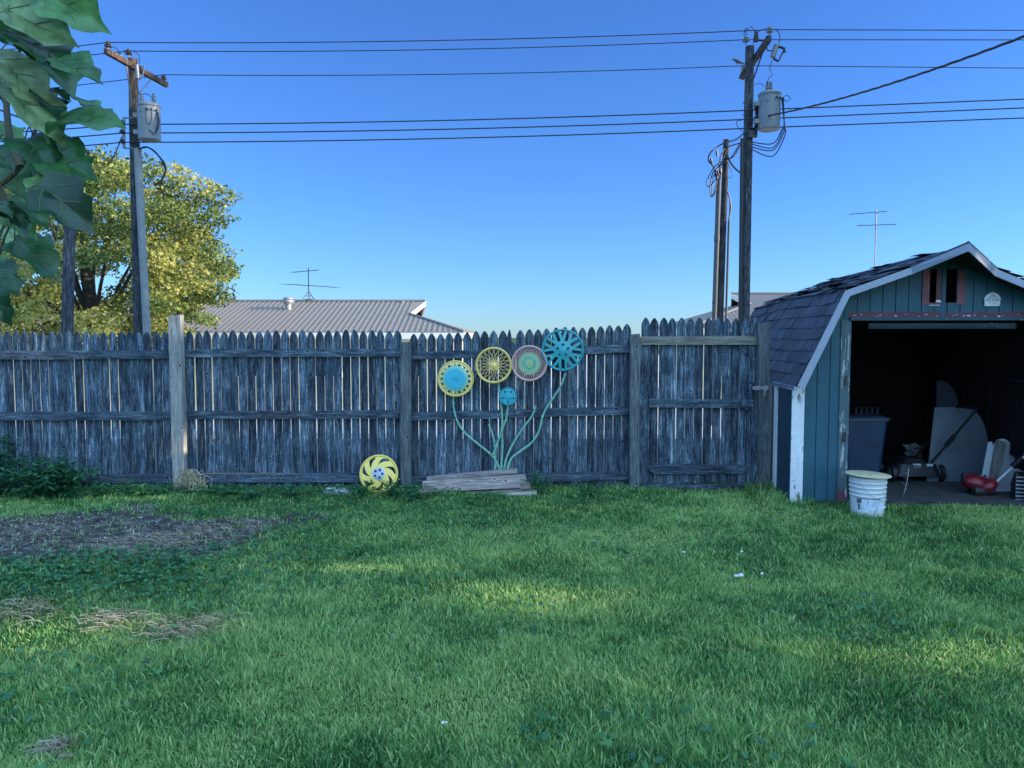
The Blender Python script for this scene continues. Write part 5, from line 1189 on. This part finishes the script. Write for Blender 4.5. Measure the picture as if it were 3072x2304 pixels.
Lf = [((300,-60),(712,132),1.45,.45,1.0),((40,70),(525,275),1.55,.55,.8),((40,210),(500,420),1.6,.15,.9),((190,300),(535,620),1.75,.35,.55),((400,430),(716,552),1.5,.25,.9),((-20,640),(440,825),1.7,.55,.75),((410,900),(825,795),1.7,.3,.75),
 ((330,950),(520,1090),1.45,.75,.9),((320,1090),(670,1255),1.6,.25,.6),((380,1190),(590,1335),1.5,.7,.5),((250,1270),(560,1530),1.7,.4,.8),((300,1320),(640,1600),1.75,.2,.8),((-30,250),(165,100),1.5,.4,.8),((-40,420),(330,640),1.6,.6,.7),
 ((380,640),(500,690),1.5,.35,.6),((180,980),(345,1120),1.5,.2,.7),((-20,880),(120,1020),1.6,.6,.7),((80,1130),(340,1190),1.5,.3,.7),((30,1190),(240,1340),1.6,.5,.7),((120,1380),(360,1580),1.6,.35,.8),((-40,1380),(110,1560),1.6,.15,.9),((40,1540),(260,1660),1.5,.3,.8),
 ((330,-130),(540,30),1.4,.2,.9),((-40,-20),(150,60),1.5,.5,.8),((300,700),(420,760),1.5,.2,.9),((-40,1060),(90,1180),1.6,.4,.7),((500,680),(700,790),1.4,.2,.6)]
Lf = [(k1(*a_), k1(*b_), w_, t_, n_) for a_, b_, w_, t_, n_ in Lf]
k2 = lambda x, y: (x/2.765, 600+y/2.765)
Lf += [(k2(*a_), k2(*b_), w_, t_, n_) for a_, b_, w_, t_, n_ in [((120,350),(505,600),1.5,.4,.8),((-90,560),(118,740),1.6,.3,.9),((-100,760),(60,1010),1.6,.2,.8),((-80,480),(80,560),1.5,.4,.8),((-100,20),(100,120),1.6,.2,.8),((60,40),(220,230),1.4,.2,.7)]]
rr_ = random.Random(5)
for k in range(20):
    x = rr_.uniform(-150, 170)-abs(rr_.gauss(0, 50)); y = rr_.uniform(-60, 860)
    lim = 130 if 60 < y < 640 else 20
    if x > lim: continue
    a_ = R(rr_.uniform(-80, 25)); l_ = rr_.uniform(60, 105); Lf.append(((x, y), (x+l_*math.cos(a_), y-l_*math.sin(a_)), rr_.uniform(1.3, 1.7), rr_.uniform(.05, .6), rr_.uniform(.4, .9)))
twig_nodes = [(-10, 560), (60, 500), (100, 410), (110, 340), (30, 420), (50, 640), (90, 560), (20, 250), (60, 150)]
for k, (a_, b_, w_, tone, fac) in enumerate(Lf):
    Y = 1.42+.1*rr_.random() if k < 16 else (1.5+.25*rr_.random() if k < 33 else 1.7+.5*rr_.random())
    A = at(*a_, Y); B = at(*b_, Y-rr_.uniform(-.02, .05)); view = (Vector((0, 0, H))-A).normalized()
    nv = (view*fac*.8+Vector((rr_.uniform(-.7, .7), rr_.uniform(-.2, .2), rr_.uniform(.1, 1.0)*(1.3-fac)+.2))+Vector((.25, 0, 0))).normalized()
    leaf(mbl, A, B, w_*(.42 if k % 3 else .5), nv, rr_.uniform(.12, .42), rr_.uniform(.1, .45), min(1, max(0, tone*1.2+rr_.uniform(-.25, .3))), k)
    tn = min(twig_nodes, key=lambda q: (q[0]-a_[0])**2+(q[1]-a_[1])**2); T = at(*tn, 1.62); mid = (A+T)/2+Vector((0, .0, .02))
    mbt.tube(catmull([T, mid, A], 5), .0014, 5, c=(.5,.5,.5))
bl = branch.location
mbl.build('leaves', [M['bigleaf'], M['vein']], branch, True)
for tw in ([(-420,900),(-200,700),(-10,560),(60,500),(100,410),(110,340),(105,300)], [(-10,560),(50,640),(90,560)], [(60,500),(30,420),(20,250),(60,150),(130,40)], [(-420,900),(-180,830),(-60,880),(0,930)]):
    P = catmull([at(x, y, 1.62+.01*i) for i, (x, y) in enumerate(tw)], 6); mbt.tube(P, [.009*(1-.8*i/len(P)) for i in range(len(P))], 7)
mbt.build('twigs', M['twig'], branch, True)
# its tree, just outside the frame on the left
mb = MB(); mb.tube([(-3.4, 1.3, 0), (-3.35, 1.3, 1.2), (-3.3, 1.35, 2.4), (-3.2, 1.4, 3.4)], [.14, .11, .09, .05], 12); e = at(-420, 900, 1.62); mb.tube([(-3.35, 1.3, 1.0), ((-3.35+e.x)/2, 1.5, 1.45), tuple(e)], [.03, .02, .009], 8); mb.build('trunk', M['bark'], branch, True)

# ------------------------------------------------------------------ plants at the foot of the fence
M['weedleaf'] = foliage('weed_leaves', [(.018,.08,.04), (.045,.17,.07), (.09,.28,.09), (.24,.38,.12)], .3, .5, .3)
M['dryleaf'] = foliage('dried_leaves', [(.12,.10,.06), (.30,.26,.17), (.56,.50,.38)], .3, .8, .1)
def plant(name, label, x, y, h, rad, nst, nl, ls, mat, cat='plant', group=None, tone=(.2, .7), droop=.3):
    pl = thing(name, (x, y, 0), label, cat, group); ms = MB(); Ps = []; V_ = []; Q = []; Cc = []
    for s_ in range(nst):
        a = random.uniform(0, 2*math.pi); rr = random.uniform(.2, 1)*rad; hh = h*random.uniform(.55, 1.0)*(1-.35*rr/rad); b0 = Vector((x+random.uniform(-.3, .3)*rad, y+random.uniform(-.2, .2)*rad, -.02)); e = Vector((x+rr*math.cos(a), y+rr*math.sin(a)*.7, hh))
        mid = b0.lerp(e, .5)+Vector((0, 0, hh*.18)); pts = catmull([b0, mid, e], 4); ms.tube(pts, .0025, 4, c=(.2, .2, .2))
        for i in range(nl):
            f = (i+1)/nl; p = pts[min(len(pts)-1, int(f*(len(pts)-1)))]+Vector((random.uniform(-.01, .01),)*3); aa = random.uniform(0, 2*math.pi); l_ = ls*random.uniform(.6, 1.2)*(1.1-.3*f)
            d = Vector((math.cos(aa), math.sin(aa), random.uniform(-droop, .35))).normalized(); sd = d.cross(Vector((0, 0, 1))).normalized(); up_ = sd.cross(d); t_ = random.uniform(*tone); w_ = l_*.27; b_ = len(V_)
            V_ += [p, p+d*l_*.35+sd*w_+up_*w_*.3, p+d*l_*.75+sd*w_*.6+up_*w_*.1-Vector((0,0,l_*.08)), p+d*l_-Vector((0,0,l_*.2)), p+d*l_*.75-sd*w_*.6+up_*w_*.1-Vector((0,0,l_*.08)), p+d*l_*.35-sd*w_+up_*w_*.3, p+d*l_*.4, ]
            Q += [(b_, b_+1, b_+2, b_+6), (b_+6, b_+2, b_+3, b_+4), (b_, b_+6, b_+4, b_+5)]; Cc += [(t_, t_, t_)]*3
    ms.build('stems', mat, pl, True); m2 = MB(); m2.v = [tuple(v) for v in V_]; m2.f = Q; m2.m = [0]*len(Q); m2.c = Cc; m2.build('leaves', mat, pl)
    return pl
p = gr(60, 1525); 
plant('bush', 'dense dark leafy bush at the far left against the fence', p.x, 7.75, .50, .62, 90, 14, .10, M['weedleaf'], 'bush', tone=(.0, .45))
p = gr(-60, 1500); plant('bush', 'taller dark bush cut by the left edge of the frame', p.x, 7.9, .74, .42, 40, 13, .10, M['weedleaf'], 'bush', tone=(.0, .4))
wl = [(235,1498,.16,'low weed just right of the dark bush'),(300,1490,.2,'thin weed under the bottom rail left of the pale post'),(385,1485,.18,'bright leafy weed left of the pale post'),(430,1492,.15,'low sunlit weed nearest the pale post on its left'),(490,1488,.16,'weed at the foot of the pale post'),
      (620,1492,.14,'low weed right of the dried plant'),(690,1488,.15,'weed midway along the middle fence panel'),(760,1494,.12,'small weed left of the stone slab'),(880,1490,.16,'weed by the fence above the stone slab'),(1085,1490,.2,'weed behind the yellow hubcap'),
      (1240,1500,.2,'vine like weed between the grey post and the lumber pile'),(1180,1490,.22,'thin weed left of the grey post'),(1620,1480,.28,'tall grass like weed right of the lumber pile'),(1760,1490,.16,'low weed under the right fence panel'),(2325,1455,.28,'weed between the gate post and the shed')]
for k, (px, py, h_, lab) in enumerate(wl):
    p = gr(px, py); plant('weed', lab, p.x, min(p.y, 8.12), h_*1.15, .20, 12, 7, .065, M['weedleaf'], 'weed', 'weeds along the foot of the fence', tone=(.25, .95) if 350 < px < 450 else (.1, .6))
M['dryplant'] = foliage('dried_plant_leaves', [(.25,.18,.10), (.50,.40,.24), (.72,.64,.45)], .35, .8, .1)  # paler than the straw: sunlit look put into the leaf colour
dp = gr(572, 1480); dr = thing('dried_plant', (dp.x, 8.02, 0), 'dried tan plant drooping over the bottom rail beside the pale post', 'plant')
mb = MB()
for k in range(46):
    a = random.uniform(-1, 1); x1_ = dp.x+a*.16+(.1 if k % 3 == 0 else 0)*random.random(); zt = random.uniform(.12, .26); pts = catmull([(dp.x-.08+random.uniform(-.03, .03), 8.05, 0), (dp.x-.04+a*.05, 8.0, zt), (x1_, 7.98, zt-.02), (x1_+.02*a, 7.96, zt*random.uniform(.1, .6))], 4)
    mb.tube(pts, random.choice((.0015, .0025, .004)), 4, c=(random.uniform(.3, 1),)*3)
for k in range(6):
    x1_ = dp.x+.3+.15*k; mb.tube(catmull([(dp.x, 8.1, .18), ((dp.x+x1_)/2, 8.1, .19), (x1_, 8.1, .185), (x1_+.01, 8.1, .12)], 4), .0018, 4, c=(.4,)*3)
mb.build('strands', M['dryplant'], dr, True)
V, q, cc = leafcards(np.array([[dp.x+random.gauss(0, .09), 7.99+random.gauss(0, .03), random.uniform(.03, .24)] for _ in range(150)]), .035, np.repeat(rng.uniform(.2, 1, (150, 1)), 3, 1), .4); npmesh('leaves', V-np.array(dr.location), q, cc, M['dryplant'], parent=dr)

# ------------------------------------------------------------------ grass, clover, litter
def field(n, x0, x1, y0, y1): return rng.uniform(x0, x1, n), rng.uniform(y0, y1, n)
def solid(x, y):                # footprint of shed, bucket
    d = (x-O.x)*SW.x+(y-O.y)*SW.y; u = (x-O.x)*SU.x+(y-O.y)*SU.y
    return ((d > -.01) & (u > -.02) & (u < 3)) | (np.hypot(x-bb.x, y-BY) < rb+.0)
def lawn():
    n = 600000; y = 2.35+(8.6-2.35)*rng.random(n)**1.18; x = (rng.uniform(-1, 1, n))*(y*.70+.55)
    D = dist_poly(x, y, dirt_poly)+(vnoise(x, y, 3, 8)-.5)*.35+(vnoise(x, y, 12, 9)-.5)*.16
    clov = np.exp(-(((x+3.2)/1.9)**2+((y-5.25)/.55)**2)*1.0)
    keep = (rng.random(n) < np.clip(1.0-np.clip(D+.05, 0, .2)*5.2, .035, 1))*(rng.random(n) < 1-.55*clov) > 0
    keep &= ~solid(x, y); keep &= vnoise(x, y, 5, 21)*.5+vnoise(x, y, 14, 22)*.5 > .12*rng.random(n)
    x, y, D = x[keep], y[keep], D[keep]; n = len(x)
    tall = vnoise(x, y, .9, 1)*.5+vnoise(x, y, 2.6, 2)*.5
    h = (.017+.026*tall)*rng.uniform(.5, 1.4, n); tuft = vnoise(x, y, 4.5, 33) > .74; h *= np.where(tuft, 1.35, 1)*(.7+.6*vnoise(x, y, 8, 79))
    edge = (abs(x+.4) > .8)*np.exp(-np.clip(8.25-y, 0, 9)/.12); h += edge*.06*rng.random(n)*(x > -.3)
    ds = (x-O.x)*SW.x+(y-O.y)*SW.y; du = (x-O.x)*SU.x+(y-O.y)*SU.y; es = np.exp(-np.clip(-ds, 0, 9)/.10)*(du > -.3)*(du < .55); h += es*.09*rng.random(n); h += np.exp(-abs(np.hypot(x-bb.x, y-BY)-rb)/.05)*.06*rng.random(n)
    wd = rng.uniform(.0014, .0032, n)*(.75+.25*y/3.0)
    az = rng.uniform(0, 2*np.pi, n)+0; lean = rng.uniform(.15, 1.15, n); swirl = vnoise(x, y, 1.3, 12)*6.28
    lx = np.cos(az)*lean*.8+np.cos(swirl)*.10; ly = np.sin(az)*lean*.8+np.sin(swirl)*.10
    ph = rng.uniform(0, 2*np.pi, n); wd_ = None; z0 = ground_z(x, y)+(vnoise(x, y, 1.7, 3)-.5)*.035-.004
    hi_ = rng.random(n) < .14; h = np.where(hi_, h*1.35, h); wd = np.where(hi_, wd*1.3, wd); wx = np.cos(ph)*wd; wy = np.sin(ph)*wd
    V = np.empty((n, 6, 3), np.float32)
    for i, (f, ww) in enumerate(((0, 1), (.55, .8), (1, .08))):
        cx_ = x+lx*h*f**1.7*.9; cy_ = y+ly*h*f**1.7*.9; cz = z0+h*f*(1-.22*f*np.minimum(lean, 1)); V[:, 2*i, 0] = cx_-wx*ww; V[:, 2*i, 1] = cy_-wy*ww; V[:, 2*i, 2] = cz; V[:, 2*i+1, 0] = cx_+wx*ww; V[:, 2*i+1, 1] = cy_+wy*ww; V[:, 2*i+1, 2] = cz
    i = np.arange(n)[:, None]*6; q = np.stack([np.concatenate([i, i+1, i+3, i+2], 1), np.concatenate([i+2, i+3, i+5, i+4], 1)], 1).reshape(-1, 4)
    pale = .16*np.exp(-(((x-1.2)/.9)**2+((y-6.1)/.5)**2))  # lighter lawn patch: sheen of the grass put into blade tones
    h = np.where((x > -1.15) & (x < .35) & (y > 7.6) & (y < 8.15), h*.35, h)
    yel_sheen = pale+np.clip((vnoise(x, y, .8, 41)*.6+vnoise(x, y, 2.4, 42)*.4-.5)*1.6, -.25, .4)
    tone = np.clip(.30+hi_*.33-.08*np.exp(-((x+3.5)/2.2)**2)+rng.normal(0, .15, n)+yel_sheen*.6+(rng.random(n) < .09)*.38+(vnoise(x, y, 7, 77)-.5)*.35+(vnoise(x, y, 2.2, 78)-.5)*.22, 0, 1); dry = (rng.random(n) < .035+.5*np.clip(D+.1, 0, .2)*2); tone = np.where(dry, rng.uniform(.82, 1, n), np.minimum(tone, .8))
    col = np.repeat(np.stack([tone, tone, tone], 1), 2, 0)
    m = foliage('grass_blades', [(.025,.10,.03), (.075,.26,.065), (.17,.38,.105), (.31,.52,.15), (.48,.62,.22), (.62,.60,.38)], .38, .45, .35)
    o = npmesh('lawn_grass', V.reshape(-1, 3), q, col, m); tag(o, 'mown green lawn grass covering the yard up to the fence', 'grass', kind='stuff')
lawn()
def straw():
    L = []
    for px, py, rx, ry, n in ((340,1870,90,28,260),(560,1895,160,40,480),(60,1850,120,45,300),(430,1640,190,22,500),(560,1615,120,25,350),(150,1600,200,40,260),(730,1590,140,30,300),(180,2260,30,12,160)):
        c_ = gr(px, py); e = gr(px+rx, py); f_ = gr(px, py-ry); a = rng.normal(size=(n, 2))*.55; L.append(np.stack([c_.x+a[:, 0]*(e.x-c_.x), c_.y+a[:, 1]*abs(f_.y-c_.y)], 1))
    P = np.concatenate(L); n = len(P); x, y = P.T; ln = rng.uniform(.03, .11, n); az = rng.uniform(0, 2*np.pi, n); el = np.abs(rng.normal(0, .35, n)); wd = .0016; z0 = .008+rng.random(n)*.03
    V = np.empty((n, 6, 3), np.float32)
    for i, f in enumerate((0, .5, 1)):
        cx_ = x+np.cos(az+f*.5)*ln*f*np.cos(el); cy_ = y+np.sin(az+f*.5)*ln*f*np.cos(el); cz = z0+ln*np.sin(el)*f*(1.5-.8*f)
        V[:, 2*i] = np.stack([cx_-np.sin(az)*wd, cy_+np.cos(az)*wd, cz], 1); V[:, 2*i+1] = np.stack([cx_+np.sin(az)*wd, cy_-np.cos(az)*wd, cz+wd], 1)
    i = np.arange(n)[:, None]*6; q = np.stack([np.concatenate([i, i+1, i+3, i+2], 1), np.concatenate([i+2, i+3, i+5, i+4], 1)], 1).reshape(-1, 4); t_ = rng.uniform(.1, 1, n); col = np.repeat(np.stack([t_]*3, 1), 2, 0)
    o = npmesh('dead_grass', V.reshape(-1, 3), q, col, M['dryleaf']); tag(o, 'pale dead grass and straw scattered round the bare dirt on the left', 'dead grass', kind='stuff')
straw()
def clover():
    n = 46000; x, y = field(n, -6.2, 5.0, 2.6, 8.15)
    D = dist_poly(x, y, dirt_poly); dens = np.exp(-(((x+3.3)/2.0)**2+((y-5.3)/.62)**2)*1.3)*1.1+.16*(vnoise(x, y, 1.5, 6) > .6)+.9*np.exp(-((y-8.0)/.25)**2)*(x < -.1)*(x > -6)+.35*(np.abs(D) < .22)*(vnoise(x, y, 3, 61) > .45)
    k = (rng.random(n) < dens) & ~solid(x, y) & ~((D > .18) & (rng.random(n) > .06)); x = x[k]; y = y[k]; n = len(x)
    s = rng.uniform(.011, .022, n); z = ground_z(x, y)+rng.uniform(.015, .055, n)+.03*np.exp(-((y-8.0)/.2)**2); a0 = rng.uniform(0, 2*np.pi, n); V = []; Qn = 0; Q = []; Cc = []
    tone = np.clip(.42+rng.normal(0, .16, n), 0, .85)
    for j in range(3):
        a = a0+j*2.094; cx_ = x+np.cos(a)*s*.62; cy_ = y+np.sin(a)*s*.62; tx = rng.normal(0, .3, n); ty = rng.normal(0, .3, n); hexv = []
        for t_ in range(6):
            b_ = t_*np.pi/3; ex = np.cos(b_)*s*.62; ey = np.sin(b_)*s*.62; hexv.append(np.stack([cx_+ex, cy_+ey, z+ex*tx+ey*ty], 1))
        V.append(np.stack(hexv, 1).reshape(-1, 3)); i = np.arange(n)[:, None]*6+Qn; Q.append(np.concatenate([i, i+1, i+2, i+3], 1)); Q.append(np.concatenate([i, i+3, i+4, i+5], 1)); Qn += 6*n; Cc += [np.stack([tone]*3, 1)]*2
    o = npmesh('clover', np.concatenate(V), np.concatenate(Q), np.concatenate(Cc), M['weedleaf']); tag(o, 'low dark green clover patch in front of the bare dirt', 'clover', kind='stuff')
clover()
def gravel():
    n = 2600; x, y = field(n, -8, .2, 5.5, 8.1); D = dist_poly(x, y, dirt_poly); k = D > rng.random(n)*.25-.02; x = x[k]; y = y[k]; mb = MB()
    for i in range(len(x)):
        s_ = .0035+.012*random.random()**4; c_ = Vector((x[i], y[i], .004)); rot = Matrix.Rotation(random.uniform(0, 6), 3, 'Z'); v = [c_+rot @ Vector((a*s_*random.uniform(.7, 1.4), b*s_*random.uniform(.7, 1.3), cc_*s_*.8)) for a, b, cc_ in ((1,0,0),(.2,1,0),(-1,.3,0),(-.4,-1,0),(.6,-.6,0),(.1,.0,1))]; t_ = random.uniform(.2, 1)
        mb.add(v, [(0,1,5),(1,2,5),(2,3,5),(3,4,5),(4,0,5)], 0, (t_, t_, t_))
    m, t, b = newmat('pale_gravel'); a_, sp = attr(t); r_ = ramp(t, [(0, (.10,.09,.08)), (1, (.48,.46,.43))]); t.links.new(sp.outputs[0], r_.inputs[0]); t.links.new(r_.outputs[0], b.inputs['Base Color']); b.inputs['Roughness'].default_value = .9
    tag(mb.build('gravel', m, None, loc=(0, 0, 0)), 'small pale stones scattered over the bare dirt', 'gravel', kind='stuff')
gravel()
M['paper'] = paint('white_litter', (.75,.76,.78), .8)
for px, py, s_, lab in ((2219,1728,.026,'largest white scrap in the grass, in front of the bucket'),(2288,1721,.014,'small white scrap right of the largest one'),(2227,1655,.012,'small white scrap farthest right up the lawn'),(2050,1657,.012,'small white scrap left of the other scraps'),(1334,2168,.010,'tiny pinkish white clover flower in the lower lawn'),(200,2270,.022,'tan dried leaf at the bottom left')):
    c_ = gr(px, py, .045); mb = MB()
    for k in range(4): lump(mb, c_+Vector((random.uniform(-1, 1)*s_, random.uniform(-.3, .3)*s_, random.uniform(0, .3)*s_)), (s_*.55, s_*.4, s_*.35), k*3+px, 8, 6, amp=.5)
    mt_ = M['dryleaf'] if px == 200 else M['paper']; nm_ = 'dried_leaf' if px == 200 else ('clover_flower' if px == 1334 else 'paper_scrap')
    tag(mb.build(nm_, mt_, None), lab, {'dried_leaf': 'leaf', 'clover_flower': 'flower', 'paper_scrap': 'litter'}[nm_])
